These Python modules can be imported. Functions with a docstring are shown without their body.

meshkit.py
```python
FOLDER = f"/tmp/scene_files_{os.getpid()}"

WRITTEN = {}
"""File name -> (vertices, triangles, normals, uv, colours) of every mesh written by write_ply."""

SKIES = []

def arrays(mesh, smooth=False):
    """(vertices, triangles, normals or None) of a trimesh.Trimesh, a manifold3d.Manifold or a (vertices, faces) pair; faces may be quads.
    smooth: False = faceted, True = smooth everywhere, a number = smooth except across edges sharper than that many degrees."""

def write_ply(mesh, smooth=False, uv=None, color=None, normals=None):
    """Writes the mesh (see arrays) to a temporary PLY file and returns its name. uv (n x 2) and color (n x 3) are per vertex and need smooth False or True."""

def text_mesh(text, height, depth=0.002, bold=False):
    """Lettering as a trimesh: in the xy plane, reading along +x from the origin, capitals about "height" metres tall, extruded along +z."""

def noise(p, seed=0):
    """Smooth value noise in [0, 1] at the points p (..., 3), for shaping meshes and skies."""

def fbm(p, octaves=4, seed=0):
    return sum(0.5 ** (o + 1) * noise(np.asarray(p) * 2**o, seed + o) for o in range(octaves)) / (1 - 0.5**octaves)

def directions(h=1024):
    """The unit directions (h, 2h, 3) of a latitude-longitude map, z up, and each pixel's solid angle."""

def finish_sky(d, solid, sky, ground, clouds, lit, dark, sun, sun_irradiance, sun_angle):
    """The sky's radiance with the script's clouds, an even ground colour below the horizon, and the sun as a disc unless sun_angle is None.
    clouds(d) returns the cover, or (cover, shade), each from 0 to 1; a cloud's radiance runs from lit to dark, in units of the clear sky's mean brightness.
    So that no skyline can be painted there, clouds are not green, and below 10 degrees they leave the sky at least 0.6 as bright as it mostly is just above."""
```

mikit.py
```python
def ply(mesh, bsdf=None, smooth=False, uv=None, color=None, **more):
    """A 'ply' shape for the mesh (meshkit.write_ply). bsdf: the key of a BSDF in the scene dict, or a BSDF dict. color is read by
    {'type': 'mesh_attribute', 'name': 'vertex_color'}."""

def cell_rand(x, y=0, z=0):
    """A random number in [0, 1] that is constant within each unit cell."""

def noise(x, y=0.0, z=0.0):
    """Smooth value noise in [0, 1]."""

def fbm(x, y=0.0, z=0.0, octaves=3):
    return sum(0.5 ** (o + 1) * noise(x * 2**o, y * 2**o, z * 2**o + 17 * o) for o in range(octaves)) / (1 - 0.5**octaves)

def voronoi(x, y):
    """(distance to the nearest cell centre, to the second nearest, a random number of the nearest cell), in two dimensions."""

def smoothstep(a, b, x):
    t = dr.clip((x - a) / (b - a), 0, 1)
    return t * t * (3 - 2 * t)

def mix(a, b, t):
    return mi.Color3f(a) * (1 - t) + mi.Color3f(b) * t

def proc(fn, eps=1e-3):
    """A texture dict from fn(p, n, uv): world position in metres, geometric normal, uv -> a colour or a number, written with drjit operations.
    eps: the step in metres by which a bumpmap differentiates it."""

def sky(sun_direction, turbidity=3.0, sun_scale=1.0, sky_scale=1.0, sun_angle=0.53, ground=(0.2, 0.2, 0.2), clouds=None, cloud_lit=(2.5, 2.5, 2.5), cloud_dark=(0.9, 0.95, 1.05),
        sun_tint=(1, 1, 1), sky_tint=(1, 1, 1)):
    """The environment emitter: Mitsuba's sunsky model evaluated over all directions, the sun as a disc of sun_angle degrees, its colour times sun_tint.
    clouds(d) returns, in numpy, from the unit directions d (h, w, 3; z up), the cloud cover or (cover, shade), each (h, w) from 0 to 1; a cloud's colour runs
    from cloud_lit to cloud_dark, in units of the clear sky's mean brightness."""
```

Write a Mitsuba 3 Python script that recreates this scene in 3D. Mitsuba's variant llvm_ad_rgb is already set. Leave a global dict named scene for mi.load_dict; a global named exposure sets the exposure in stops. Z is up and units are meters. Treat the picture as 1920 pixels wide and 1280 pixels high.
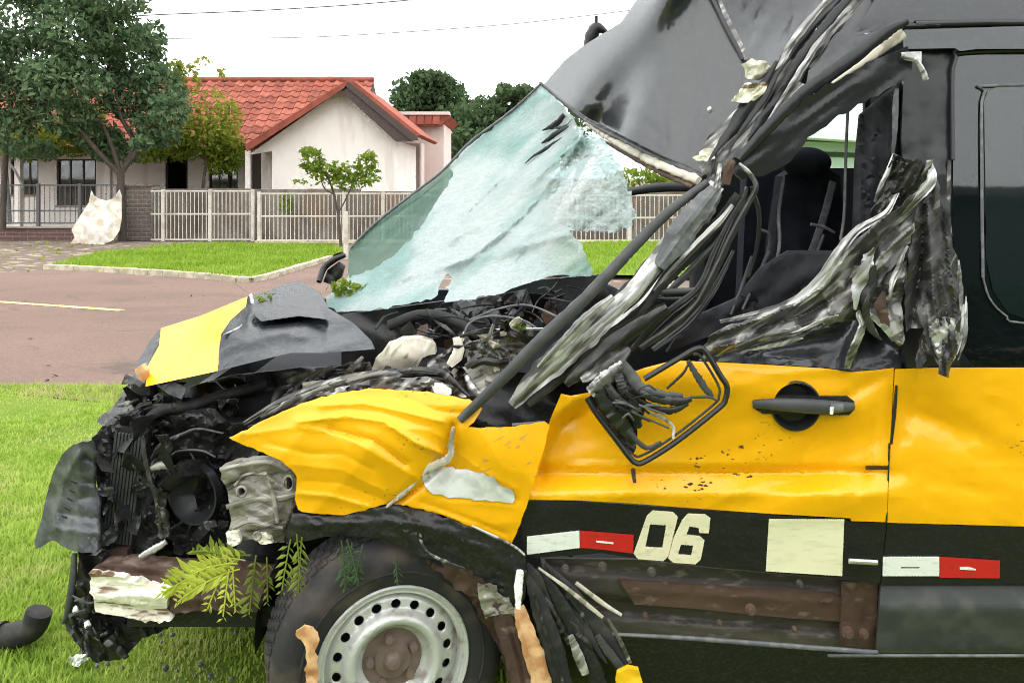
import math, random
import numpy as np
import trimesh
import drjit as dr
import mitsuba as mi
import mikit
import meshkit
from mikit import proc, noise, fbm, voronoi, cell_rand, smoothstep, mix
from scipy.spatial import Delaunay
from scipy.interpolate import RBFInterpolator
from shapely.geometry import Polygon, Point, LineString
from shapely import contains_xy
import shapely

T = mi.ScalarTransform4f

# ------------------------------------------------------------------ camera, sky, exposure
EYE = 1.745          # the photographer's eye height above the verge
FOC = 1600.0         # focal length in photo pixels (photo 1920 x 1280)
HOR = 335.0          # row of the horizon
scene = {'type': 'scene'}
labels = {}
scene['camera'] = {
    'type': 'perspective', 'fov_axis': 'x', 'fov': 2 * math.degrees(math.atan(960 / FOC)),
    'near_clip': 0.05, 'far_clip': 2000.0,
    'principal_point_offset_y': (640 - HOR) / 1280.0,
    'to_world': T().look_at(origin=[0, 0, EYE], target=[0, 10, EYE], up=[0, 0, 1]),
}
SUN = np.array([-0.45, -0.62, 0.72]) / np.linalg.norm([-0.45, -0.62, 0.72])


def overcast(d):
    """A closed cloud deck, brightest round the hidden sun and overhead, evenly grey low down."""
    return np.ones(d.shape[:2]), np.clip(0.62 - 0.42 * (d @ SUN) - 0.12 * d[..., 2], 0, 1)


scene['daylight'] = mikit.sky([-0.45, -0.62, 0.72], turbidity=3, sun_scale=0.03, sky_scale=1.0, sun_angle=70, sun_tint=(0.9, 0.96, 1.05),
                              ground=(0.12, 0.12, 0.09), clouds=overcast,
                              cloud_lit=(3.5, 3.62, 3.6), cloud_dark=(1.5, 1.58, 1.6))
exposure = 3.6

rng = np.random.default_rng(7)


# ------------------------------------------------------------------ measuring helpers
def P(u, v, y):
    """The point y metres in front of the eye that was measured at column u, row v of the photograph."""
    u, v, y = np.broadcast_arrays(np.asarray(u, float), np.asarray(v, float), np.asarray(y, float))
    return np.stack([(u - 960) * y / FOC, y, EYE - (v - HOR) * y / FOC], -1)


def G(u, v, z=0.0):
    y = FOC * (EYE - z) / (np.asarray(v, float) - HOR)
    return np.stack([(np.asarray(u, float) - 960) * y / FOC, y, np.full_like(y, z)], -1)


# ------------------------------------------------------------------ scene helpers
def key_for(name):
    if name not in scene and name not in _used:
        _used.add(name)
        return name
    n = 1
    while f'{name}_{n:03d}' in _used or f'{name}_{n:03d}' in scene:
        n += 1
    _used.add(f'{name}_{n:03d}')
    return f'{name}_{n:03d}'


_used = set()


def thing(name, label, cat, group=None):
    k = key_for(name)
    labels[k] = {'label': label, 'category': cat}
    if group:
        labels[k]['group'] = group
    return k


def add(name, mesh, mat, parent=None, smooth=40, label=None, cat=None, group=None, kind=None, to_world=None):
    if isinstance(mesh, list):
        mesh = trimesh.util.concatenate(mesh)
    if isinstance(mesh, trimesh.Trimesh) and mesh.metadata.get('sharp'):
        smooth = 15
    k = key_for((parent + '__' if parent else '') + name)
    d = mesh if isinstance(mesh, dict) else mikit.ply(mesh, mat, smooth=smooth)
    if to_world is not None:
        d = {**d, 'to_world': to_world}
    scene[k] = d
    e = {}
    if label: e['label'] = label
    if cat: e['category'] = cat
    if group: e['group'] = group
    if kind: e['kind'] = kind
    if e: labels[k] = e
    return k


# ------------------------------------------------------------------ mesh helpers
def tri2d(poly, res, jitter=0.25, seed=0):
    """Triangulated polygon: (points, triangles, boundary loop edges)."""
    r = np.random.default_rng(seed)
    poly = Polygon(poly) if not isinstance(poly, Polygon) else poly
    if poly.geom_type != 'Polygon':
        poly = max(poly.geoms, key=lambda g: g.area)
    if not poly.is_valid:
        poly = poly.buffer(0)
        if poly.geom_type != 'Polygon':
            poly = max(poly.geoms, key=lambda g: g.area)
    rings, edges, n0 = [], [], 0
    for ring in [poly.exterior, *poly.interiors]:
        n = max(4, int(round(ring.length / res)))
        d = list(np.linspace(0, ring.length, n, endpoint=False))
        c = np.array(ring.coords)[:-1]
        dc = [ring.project(Point(q)) for q in c]
        d = sorted([x for x in d if min(abs(x - y) for y in dc) > res * 0.4] + dc)
        pts = np.array([ring.interpolate(x).coords[0] for x in d])
        m = len(pts)
        edges += [(n0 + i, n0 + (i + 1) % m) for i in range(m)]
        rings.append(pts)
        n0 += m
    b = np.vstack(rings)
    x0, y0, x1, y1 = poly.bounds
    h = res * 0.866
    gx, gy = np.meshgrid(np.arange(x0, x1 + res, res), np.arange(y0, y1 + h, h))
    gx = gx + (np.arange(gx.shape[0])[:, None] % 2) * res / 2
    g = np.stack([gx.ravel(), gy.ravel()], 1) + r.uniform(-jitter, jitter, (gx.size, 2)) * res
    inner = poly.buffer(-0.45 * res)
    if not inner.is_empty:
        g = g[contains_xy(inner, g[:, 0], g[:, 1])]
    else:
        g = g[:0]
    p = np.vstack([b, g])
    t = Delaunay(p).simplices
    c = p[t].mean(1)
    t = t[contains_xy(poly, c[:, 0], c[:, 1])]
    a = p[t]
    cr = (a[:, 1, 0] - a[:, 0, 0]) * (a[:, 2, 1] - a[:, 0, 1]) - (a[:, 1, 1] - a[:, 0, 1]) * (a[:, 2, 0] - a[:, 0, 0])
    t = t[np.abs(cr) > 1e-9]; cr = cr[np.abs(cr) > 1e-9]
    t[cr < 0] = t[cr < 0][:, ::-1]
    # outline edges of what is left
    e = np.vstack([t[:, [0, 1]], t[:, [1, 2]], t[:, [2, 0]]])
    es = {}
    for i, j in e:
        es[(i, j)] = 1
    edges = [(i, j) for (i, j) in es if (j, i) not in es]
    return p, t, edges


def rag(poly, amp, step=14, seed=0):
    """The polygon with a torn, uneven outline."""
    r = np.random.default_rng(seed)
    ring = Polygon(poly).exterior
    n = max(6, int(ring.length / step))
    pts = np.array([ring.interpolate(x).coords[0] for x in np.linspace(0, ring.length, n, endpoint=False)])
    g = Polygon(pts + r.normal(0, amp, pts.shape)).buffer(0)
    return max(getattr(g, 'geoms', [g]), key=lambda q: q.area)


def depth_fn(d):
    if callable(d):
        return d
    if np.isscalar(d):
        return lambda u, v: np.full(np.shape(u), float(d))
    a = np.array(d, float)
    f = RBFInterpolator(a[:, :2] / 100, a[:, 2], kernel='linear' if len(a) < 4 else 'thin_plate_spline', degree=1 if len(a) > 2 else 0)
    return lambda u, v: f(np.stack([np.ravel(u), np.ravel(v)], 1) / 100).reshape(np.shape(u))


def folds(u, v, lines):
    """Creases: each (polyline, height in metres, width in pixels); positive stands out."""
    o = np.zeros(np.shape(u))
    pts = shapely.points(u, v)
    for line, amp, w in lines:
        d = shapely.distance(LineString(line), pts)
        o += amp * np.exp(-d / w)
    return o


def crush(u, v, amp, ang, la, lb, seed=0, octaves=3):
    """Crumpled metal: ridged noise, stretched along the direction ang (degrees)."""
    c, s = math.cos(math.radians(ang)), math.sin(math.radians(ang))
    a, b = (u * c + v * s), (-u * s + v * c)
    o, k = 0, 1.0
    for i in range(octaves):
        n = meshkit.noise(np.stack([a / la * k + 31.7 * seed, b / lb * k, np.full_like(a, seed * 3.1 + i)], -1), seed + i)
        o = o + (1 - 2 * np.abs(2 * n - 1)) / k
        k *= 2
    return amp * o


def sheet(poly, depth, res=9, thick=0.004, fold=None, wob=None, seed=0, ragged=0):
    """A metal, glass or plastic panel measured in the photograph: its outline, how far off each point is, its creases, its own thickness."""
    if ragged:
        poly = rag(poly, ragged, seed=seed)
    p, t, e = tri2d(poly, res, seed=seed)
    u, v = p[:, 0], p[:, 1]
    y = depth_fn(depth)(u, v)
    if fold:
        y = y - folds(u, v, fold)
    if wob:
        for w in (wob if isinstance(wob, list) else [wob]):
            y = y - crush(u, v, *w)
    f = P(u, v, y)
    if not thick:
        return trimesh.Trimesh(f, t[:, ::-1], process=False)
    n = len(f)
    b = f + np.array([0, thick, 0])
    tris = [t, t[:, ::-1] + n]
    if e:
        e = np.array(e)
        tris += [np.stack([e[:, 1], e[:, 0], e[:, 0] + n], 1), np.stack([e[:, 1], e[:, 0] + n, e[:, 1] + n], 1)]
    # rows run downwards in the photograph: turn the faces to look at the street
    faces = np.vstack(tris)[:, ::-1]
    return trimesh.Trimesh(np.vstack([f, b]), faces, process=False)


def spline(pts, n):
    pts = np.asarray(pts, float)
    if len(pts) == 2:
        return pts[0] + (pts[1] - pts[0]) * np.linspace(0, 1, n)[:, None]
    d = np.concatenate([[0], np.cumsum(np.linalg.norm(np.diff(pts[:, :3], axis=0), axis=1))])
    q = np.vstack([2 * pts[0] - pts[1], pts, 2 * pts[-1] - pts[-2]])
    out = []
    for s in np.linspace(0, d[-1], n):
        i = min(max(np.searchsorted(d, s, side='right') - 1, 0), len(pts) - 2)
        t = (s - d[i]) / max(d[i + 1] - d[i], 1e-9)
        p0, p1, p2, p3 = q[i], q[i + 1], q[i + 2], q[i + 3]
        out.append(0.5 * (2 * p1 + (p2 - p0) * t + (2 * p0 - 5 * p1 + 4 * p2 - p3) * t * t + (3 * p1 - p0 - 3 * p2 + p3) * t ** 3))
    return np.array(out)


def tube(pts, ra, rb=None, n=None, k=8, jig=0.0, seed=0, ref=(0, -1, 0), closed=False):
    """A bar, hose or folded strip along points in metres; ra across, rb towards the street."""
    r = np.random.default_rng(seed)
    n = n or max(6, 5 * len(pts))
    c = spline(pts, n)
    ra = np.interp(np.linspace(0, 1, n), np.linspace(0, 1, np.size(ra)), np.atleast_1d(ra))
    rb = ra if rb is None else np.interp(np.linspace(0, 1, n), np.linspace(0, 1, np.size(rb)), np.atleast_1d(rb))
    tan = np.gradient(c, axis=0)
    tan /= np.linalg.norm(tan, axis=1, keepdims=True) + 1e-12
    ref = np.asarray(ref, float)
    side = np.cross(tan, ref)
    bad = np.linalg.norm(side, axis=1) < 0.15
    side[bad] = np.cross(tan[bad], [0.3, 0.2, 1])
    side /= np.linalg.norm(side, axis=1, keepdims=True)
    up = np.cross(side, tan)
    a = np.arange(k) / k * 2 * np.pi
    sc = 1 + jig * r.normal(0, 1, (n, k))
    v = c[:, None] + side[:, None] * (np.cos(a)[None, :] * ra[:, None] * sc)[..., None] + up[:, None] * (np.sin(a)[None, :] * rb[:, None] * sc)[..., None]
    v = v.reshape(-1, 3)
    f = []
    for i in range(n - 1):
        for j in range(k):
            p, q = i * k + j, i * k + (j + 1) % k
            f += [(p, q, q + k), (p, q + k, p + k)]
    v = np.vstack([v, c[0], c[-1]])
    for j in range(k):
        f += [(len(v) - 2, (j + 1) % k, j), (len(v) - 1, (n - 1) * k + j, (n - 1) * k + (j + 1) % k)]
    m = trimesh.Trimesh(v, np.array(f), process=False)
    if m.volume < 0:
        m.invert()
    return m


def ptube(pts, width, depth=None, **k):
    """tube() along points (column, row, distance) of the photograph; width in photo pixels."""
    a = np.array(pts, float)
    s = a[:, 2].mean() / FOC / 2
    return tube(P(a[:, 0], a[:, 1], a[:, 2]), np.atleast_1d(width) * s, None if depth is None else np.atleast_1d(depth) * s, **k)


def pribbon(pts, width, fold=0.3, ragged=0.12, seed=0, n=None, k=7, thick=0.0025, lift=1.0):
    """A bent strip of torn sheet metal along points (column, row, distance): creased along its length, ragged at both edges."""
    r = np.random.default_rng(seed)
    a = np.array(pts, float)
    c3 = P(a[:, 0], a[:, 1], a[:, 2])
    n = n or 9 * len(pts)
    c = spline(c3, n)
    w = np.interp(np.linspace(0, 1, n), np.linspace(0, 1, np.size(width)), np.atleast_1d(width)) * a[:, 2].mean() / FOC / 2
    tan = np.gradient(c, axis=0); tan /= np.linalg.norm(tan, axis=1, keepdims=True) + 1e-12
    sidev = np.cross(tan, [0, -1, 0.]); sidev /= np.linalg.norm(sidev, axis=1, keepdims=True) + 1e-9
    up = np.cross(sidev, tan)
    up *= np.sign((up * [0, -1, 0]).sum(1, keepdims=True) + 1e-9)
    t = np.linspace(0, 1, n)
    wob = lambda f, sd: 2 * meshkit.noise(np.stack([t * f, 0 * t + sd * 1.37, 0 * t], -1), seed + sd) - 1
    s0 = 0.35 * wob(5, 1)
    s = np.linspace(-1, 1, k)
    e0, e1 = 1 + ragged * (wob(n * .45, 2) + wob(n * .2, 4)), 1 + ragged * (wob(n * .45, 3) + wob(n * .2, 5))
    S = np.where(s[None] < 0, s[None] * e0[:, None], s[None] * e1[:, None])
    kink = r.uniform(-.5, .5, k)[None] + .35 * np.stack([wob(4, 20 + j) for j in range(k)], 1)
    h = fold * (0.6 - 1.0 * np.abs(s[None] - s0[:, None])) + fold * 0.9 * kink
    v = c[:, None] + sidev[:, None] * (S * w[:, None])[..., None] + up[:, None] * (h * w[:, None] * lift)[..., None]
    v = v.reshape(-1, 3)
    b = v - np.repeat(up, k, 0) * thick
    i, j = np.meshgrid(np.arange(n - 1), np.arange(k - 1), indexing='ij')
    q = (i * k + j).ravel()
    f = np.vstack([np.stack([q, q + 1, q + k + 1], 1), np.stack([q, q + k + 1, q + k], 1)])
    m = len(v)
    loop = [*range(k), *[x * k + k - 1 for x in range(1, n)], *[(n - 1) * k + x for x in range(k - 2, -1, -1)], *[x * k for x in range(n - 2, 0, -1)]]
    l0 = np.array(loop); l1 = np.roll(l0, -1)
    fs = np.vstack([f, f[:, ::-1] + m, np.stack([l1, l0, l0 + m], 1), np.stack([l1, l0 + m, l1 + m], 1)])
    m_ = trimesh.Trimesh(np.vstack([v, b]), fs, process=False)
    m_.metadata['sharp'] = True
    return m_


def box(x0, x1, y0, y1, z0, z1):
    m = trimesh.creation.box([abs(x1 - x0), abs(y1 - y0), abs(z1 - z0)])
    m.apply_translation([(x0 + x1) / 2, (y0 + y1) / 2, (z0 + z1) / 2])
    return m


def bevel_box(x0, x1, y0, y1, z0, z1, r=0.004):
    c = np.array([[x, y, z] for x in (x0, x1) for y in (y0, y1) for z in (z0, z1)], float)
    m = np.array([(x0 + x1) / 2, (y0 + y1) / 2, (z0 + z1) / 2])
    s = np.sign(m - c)
    pts = np.vstack([c + s * np.array(o) * r for o in ((1, 1, 0), (1, 0, 1), (0, 1, 1))])
    return trimesh.convex.convex_hull(pts)


def prism(pts, y0, y1):
    """A flat board: outline in photo pixels measured at distance y0, y1 - y0 metres deep."""
    pts, holes = (pts, []) if not isinstance(pts, tuple) else pts
    flat_ = lambda o: P([a for a, b in o], [b for a, b in o], y0)[:, [0, 2]]
    poly = Polygon(flat_(pts), [flat_(h) for h in holes])
    m = trimesh.creation.extrude_polygon(poly, y1 - y0, engine='earcut')
    v = np.array(m.vertices)
    m.vertices = np.stack([v[:, 0], y0 + v[:, 2], v[:, 1]], 1)
    if m.volume < 0: m.invert()
    return m


def lathe(profile, k=64):
    """A body of revolution about the y axis from (radius, y) pairs."""
    m = trimesh.creation.revolve(np.array(profile, float), sections=k)
    v = np.array(m.vertices)
    m.vertices = np.stack([v[:, 0], v[:, 2], v[:, 1]], 1)
    m.invert()
    return m


def flat(pts, z, res=None, relief=0.0, seed=0):
    """A ground sheet from outline points (x, y)."""
    if res:
        p, t, _ = tri2d(pts, res, seed=seed)
    else:
        poly = Polygon(pts)
        p, t, _ = tri2d(poly, poly.length, seed=seed)
    h = relief * (meshkit.fbm(np.stack([p[:, 0] * 1.3, p[:, 1] * 1.3, 0 * p[:, 0]], -1), 3, seed) - 0.5) if relief else 0
    return trimesh.Trimesh(np.stack([p[:, 0], p[:, 1], np.full(len(p), z) + h], 1), t, process=False)


def leaves(centers, size, seed=0, up=0.4, fold=0.25, aspect=0.5):
    """Leaf-shaped faces, one at each centre, turned at random."""
    r = np.random.default_rng(seed)
    n = len(centers)
    d = r.normal(0, 1, (n, 3)); d[:, 2] -= 0.3
    d /= np.linalg.norm(d, axis=1, keepdims=True)
    nrm = r.normal(0, 1, (n, 3)); nrm[:, 2] = np.abs(nrm[:, 2]) + up
    s = np.cross(d, nrm); s /= np.linalg.norm(s, axis=1, keepdims=True) + 1e-9
    q = np.cross(s, d)
    L = (size * r.uniform(0.6, 1.3, n))[:, None]
    W = L * aspect
    c = np.asarray(centers)
    v = np.stack([c - d * L / 2, c + s * W / 2 + q * L * fold * 0.3, c + d * L / 2, c - s * W / 2 + q * L * fold * 0.3], 1).reshape(-1, 3)
    i = np.arange(n)[:, None] * 4
    f = np.hstack([i, i + 1, i + 2, i, i + 2, i + 3]).reshape(-1, 3)
    return trimesh.Trimesh(v, f, process=False)


def clump(center, radii, n, seed=0, shell=0.55):
    r = np.random.default_rng(seed)
    d = r.normal(0, 1, (n, 3)); d /= np.linalg.norm(d, axis=1, keepdims=True)
    k = shell + (1 - shell) * r.random(n)[:, None]
    k *= (0.8 + 0.4 * meshkit.noise(d * 2.2 + seed * 7.3, seed))[:, None]
    return np.asarray(center) + d * k * np.asarray(radii)


# ------------------------------------------------------------------ materials
def mat(name, base, rough=0.5, bump=None, two=True, **k):
    if callable(base):
        base = proc(base)
    elif not isinstance(base, dict):
        base = {'type': 'rgb', 'value': list(base)}
    if callable(rough):
        rough = proc(rough)
    b = {'type': 'principled', 'base_color': base, 'roughness': rough, **k}
    if bump:
        b = {'type': 'bumpmap', 'tex': proc(bump[0], eps=bump[2] if len(bump) > 2 else 2e-3), 'scale': bump[1], 'b': b}
    scene[name] = {'type': 'twosided', 'b': b} if two else b
    return name


def speck(p, s, lo, hi, k=3):
    return smoothstep(lo, hi, fbm(p.x * s, p.y * s, p.z * s, k))


# paint
def yellow_fn(p, n, uv):
    g = fbm(p.x * 9, p.y * 9, p.z * 9, 3)
    c = mix((0.74, 0.355, 0.0015), (0.80, 0.392, 0.0025), g)
    chips = smoothstep(0.84, 0.88, noise(p.x * 130, p.y * 130, p.z * 150)) * smoothstep(0.62, 0.72, fbm(p.x * 4 + 3, p.y * 4, p.z * 7, 2))
    return mix(c, (0.10, 0.07, 0.04), chips * 0.8)


mat('yellow_paint', yellow_fn, 0.32, specular=0.38, clearcoat=0.35, clearcoat_gloss=0.9)


def crash_yellow_fn(p, n, uv):
    c = yellow_fn(p, n, uv)
    s = noise(p.x * 18 + p.z * 34, p.z * 110 - p.x * 60, p.y * 20)
    sc = smoothstep(0.80, 0.9, s) * smoothstep(0.5, 0.62, fbm(p.x * 5 + 9, p.y * 5, p.z * 6, 2))
    return mix(c, (0.36, 0.22, 0.08), sc * 0.7)


mat('crumpled_yellow_paint', crash_yellow_fn, 0.36, specular=0.38, clearcoat=0.3, clearcoat_gloss=0.88)


def dark_paint_fn(p, n, uv):
    d = fbm(p.x * 11, p.y * 11, p.z * 11, 3)
    dust = smoothstep(0.5, 0.75, fbm(p.x * 45, p.y * 45, p.z * 45, 2))
    return mix(mix((0.016, 0.017, 0.021), (0.022, 0.023, 0.027), d), (0.05, 0.048, 0.046), dust * 0.12)


mat('dark_paint', dark_paint_fn, lambda p, n, uv: 0.16 + 0.12 * fbm(p.x * 8, p.y * 8, p.z * 8, 2), specular=0.5, clearcoat=0.4, clearcoat_gloss=0.95)


def metal_mix(a, b, c, ang, s=1.0, lo=0.42, hi=0.62):
    """Scraped metal: dark paint a, primer b and bare sheet c in streaks along the scrape."""
    ca, sa = math.cos(math.radians(ang)), math.sin(math.radians(ang))

    def fn(p, n, uv):
        al, ac = p.x * ca + p.z * sa, -p.x * sa + p.z * ca
        st = fbm(al * 9 * s, ac * 60 * s, p.y * 20, 3)
        pt = fbm(p.x * 16 * s + 5, p.y * 16 * s, p.z * 16 * s, 3)
        w = st * 0.72 + pt * 0.28
        k = mix(a, b, smoothstep(lo, lo + 0.08, w))
        return mix(k, c, smoothstep(hi - 0.06, hi + 0.02, w))
    return fn


mat('scraped_metal', metal_mix((0.040, 0.038, 0.037), (0.105, 0.098, 0.092), (0.34, 0.33, 0.32), 40, 1.0, 0.44, 0.60), 0.36, metallic=0.3, specular=0.6)
mat('scraped_dark_metal', metal_mix((0.012, 0.0115, 0.012), (0.030, 0.028, 0.027), (0.13, 0.122, 0.115), 50, 1.3, 0.46, 0.68), 0.42, metallic=0.2, specular=0.6)
mat('bright_torn_metal', metal_mix((0.085, 0.08, 0.075), (0.24, 0.232, 0.225), (0.46, 0.452, 0.445), 45, 1.2, 0.36, 0.54), 0.34, metallic=0.45, specular=0.6)
mat('rusty_metal', lambda p, n, uv: mix(mix((0.035, 0.020, 0.016), (0.105, 0.062, 0.045), fbm(p.x * 7, p.y * 7, p.z * 12, 4)), (0.20, 0.15, 0.12), smoothstep(0.6, 0.8, fbm(p.x * 22, p.y * 22, p.z * 40, 3)) * 0.6), 0.7, specular=0.3)
mat('dirty_primer', lambda p, n, uv: mix(mix((0.030, 0.028, 0.026), (0.085, 0.070, 0.060), fbm(p.x * 6, p.y * 6, p.z * 14, 4)), (0.17, 0.145, 0.125), smoothstep(0.6, 0.8, fbm(p.x * 20, p.y * 20, p.z * 60, 3)) * 0.6), 0.6, specular=0.35)
mat('cast_metal', metal_mix((0.06, 0.05, 0.042), (0.20, 0.18, 0.155), (0.33, 0.31, 0.275), 20, 1.1, 0.33, 0.56), 0.5, metallic=0.2)
mat('beige_plastic', metal_mix((0.20, 0.18, 0.13), (0.42, 0.38, 0.31), (0.50, 0.47, 0.40), 60, 0.7, 0.36, 0.6), 0.55)
mat('peeling_cream_paint', metal_mix((0.16, 0.10, 0.06), (0.62, 0.58, 0.48), (0.72, 0.69, 0.58), 2, 1.0, 0.34, 0.5), 0.55)
mat('roof_paint', dark_paint_fn, 0.22, specular=0.6, clearcoat=0.3, clearcoat_gloss=0.9)
mat('bonnet_paint', lambda p, n, uv: mix((0.012, 0.013, 0.017), (0.026, 0.026, 0.030), speck(p, 60, 0.45, 0.75)), 0.3, specular=0.14)
mat('vinyl_black', lambda p, n, uv: mix((0.011, 0.010, 0.012), (0.017, 0.016, 0.017), speck(p, 130, 0.4, 0.8)), 0.42, specular=0.3)
mat('black_plastic', lambda p, n, uv: mix((0.015, 0.015, 0.016), (0.028, 0.026, 0.025), speck(p, 110, 0.4, 0.8)), 0.36, specular=0.3)
mat('satin_black', (0.016, 0.016, 0.018), 0.3, specular=0.35)
mat('grey_plastic', lambda p, n, uv: mix((0.036, 0.038, 0.040), (0.062, 0.063, 0.064), speck(p, 18, 0.3, 0.8)), 0.5, specular=0.45)
mat('bumper_plastic', lambda p, n, uv: mix((0.036, 0.038, 0.046), (0.078, 0.079, 0.088), speck(p, 26, 0.35, 0.75)), 0.42, specular=0.5)
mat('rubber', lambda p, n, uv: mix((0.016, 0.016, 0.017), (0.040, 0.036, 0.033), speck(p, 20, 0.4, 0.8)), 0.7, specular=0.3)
mat('muddy_tyre', lambda p, n, uv: mix((0.020, 0.019, 0.020), (0.062, 0.048, 0.041), smoothstep(0.42, 0.72, fbm(p.x * 9, p.y * 9, p.z * 9, 4))), 0.72, specular=0.3)
mat('cabin_dark', (0.022, 0.023, 0.028), 0.65, specular=0.2)
mat('cabin_cloth', lambda p, n, uv: mix((0.010, 0.012, 0.020), (0.018, 0.020, 0.030), speck(p, 14, 0.35, 0.7)), 0.8, specular=0.15)
mat('trim_grey', lambda p, n, uv: mix((0.08, 0.083, 0.092), (0.13, 0.13, 0.135), speck(p, 40, 0.4, 0.7)), 0.5)
mat('chrome_trim', (0.55, 0.55, 0.56), 0.25, metallic=0.8)
mat('rim_steel', lambda p, n, uv: mix((0.50, 0.50, 0.49), (0.30, 0.26, 0.22), smoothstep(0.55, 0.8, fbm(p.x * 24, p.y * 24, p.z * 24, 3))), 0.36, metallic=0.35, specular=0.5)
mat('rusty_hub', lambda p, n, uv: mix((0.085, 0.058, 0.048), (0.16, 0.115, 0.095), fbm(p.x * 40, p.y * 40, p.z * 40, 3)), 0.7)
mat('decal_cream', lambda p, n, uv: mix((0.76, 0.68, 0.51), (0.62, 0.55, 0.41), smoothstep(0.55, 0.78, fbm(p.x * 46, p.y * 20, p.z * 80, 4))), 0.45)
mat('decal_plate', lambda p, n, uv: mix((0.80, 0.74, 0.55), (0.70, 0.64, 0.48), smoothstep(0.5, 0.78, fbm(p.x * 26, p.y * 20, p.z * 90, 4))), 0.42)
mat('decal_red', lambda p, n, uv: mix((0.52, 0.007, 0.014), (0.34, 0.02, 0.02), smoothstep(0.58, 0.75, fbm(p.x * 40, p.y * 20, p.z * 90, 3))), 0.28, clearcoat=0.5)
mat('decal_white', lambda p, n, uv: mix((0.78, 0.78, 0.78), (0.66, 0.64, 0.61), smoothstep(0.58, 0.76, fbm(p.x * 40, p.y * 20, p.z * 90, 3))), 0.35)
mat('bare_primer', lambda p, n, uv: mix((0.50, 0.50, 0.51), (0.66, 0.66, 0.67), speck(p, 30, 0.35, 0.7)), 0.4, metallic=0.2)
mat('orange_clay', lambda p, n, uv: mix((0.40, 0.19, 0.075), (0.58, 0.36, 0.18), speck(p, 30, 0.35, 0.7)), 0.8)
mat('window_black', (0.002, 0.004, 0.005), 0.03, specular=0.75, clearcoat=0.15, clearcoat_gloss=1.0)
mat('window_teal', (0.003, 0.008, 0.008), 0.03, specular=0.75, clearcoat=0.5, clearcoat_gloss=1.0)
mat('yellow_plastic', (0.70, 0.40, 0.01), 0.4)


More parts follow.
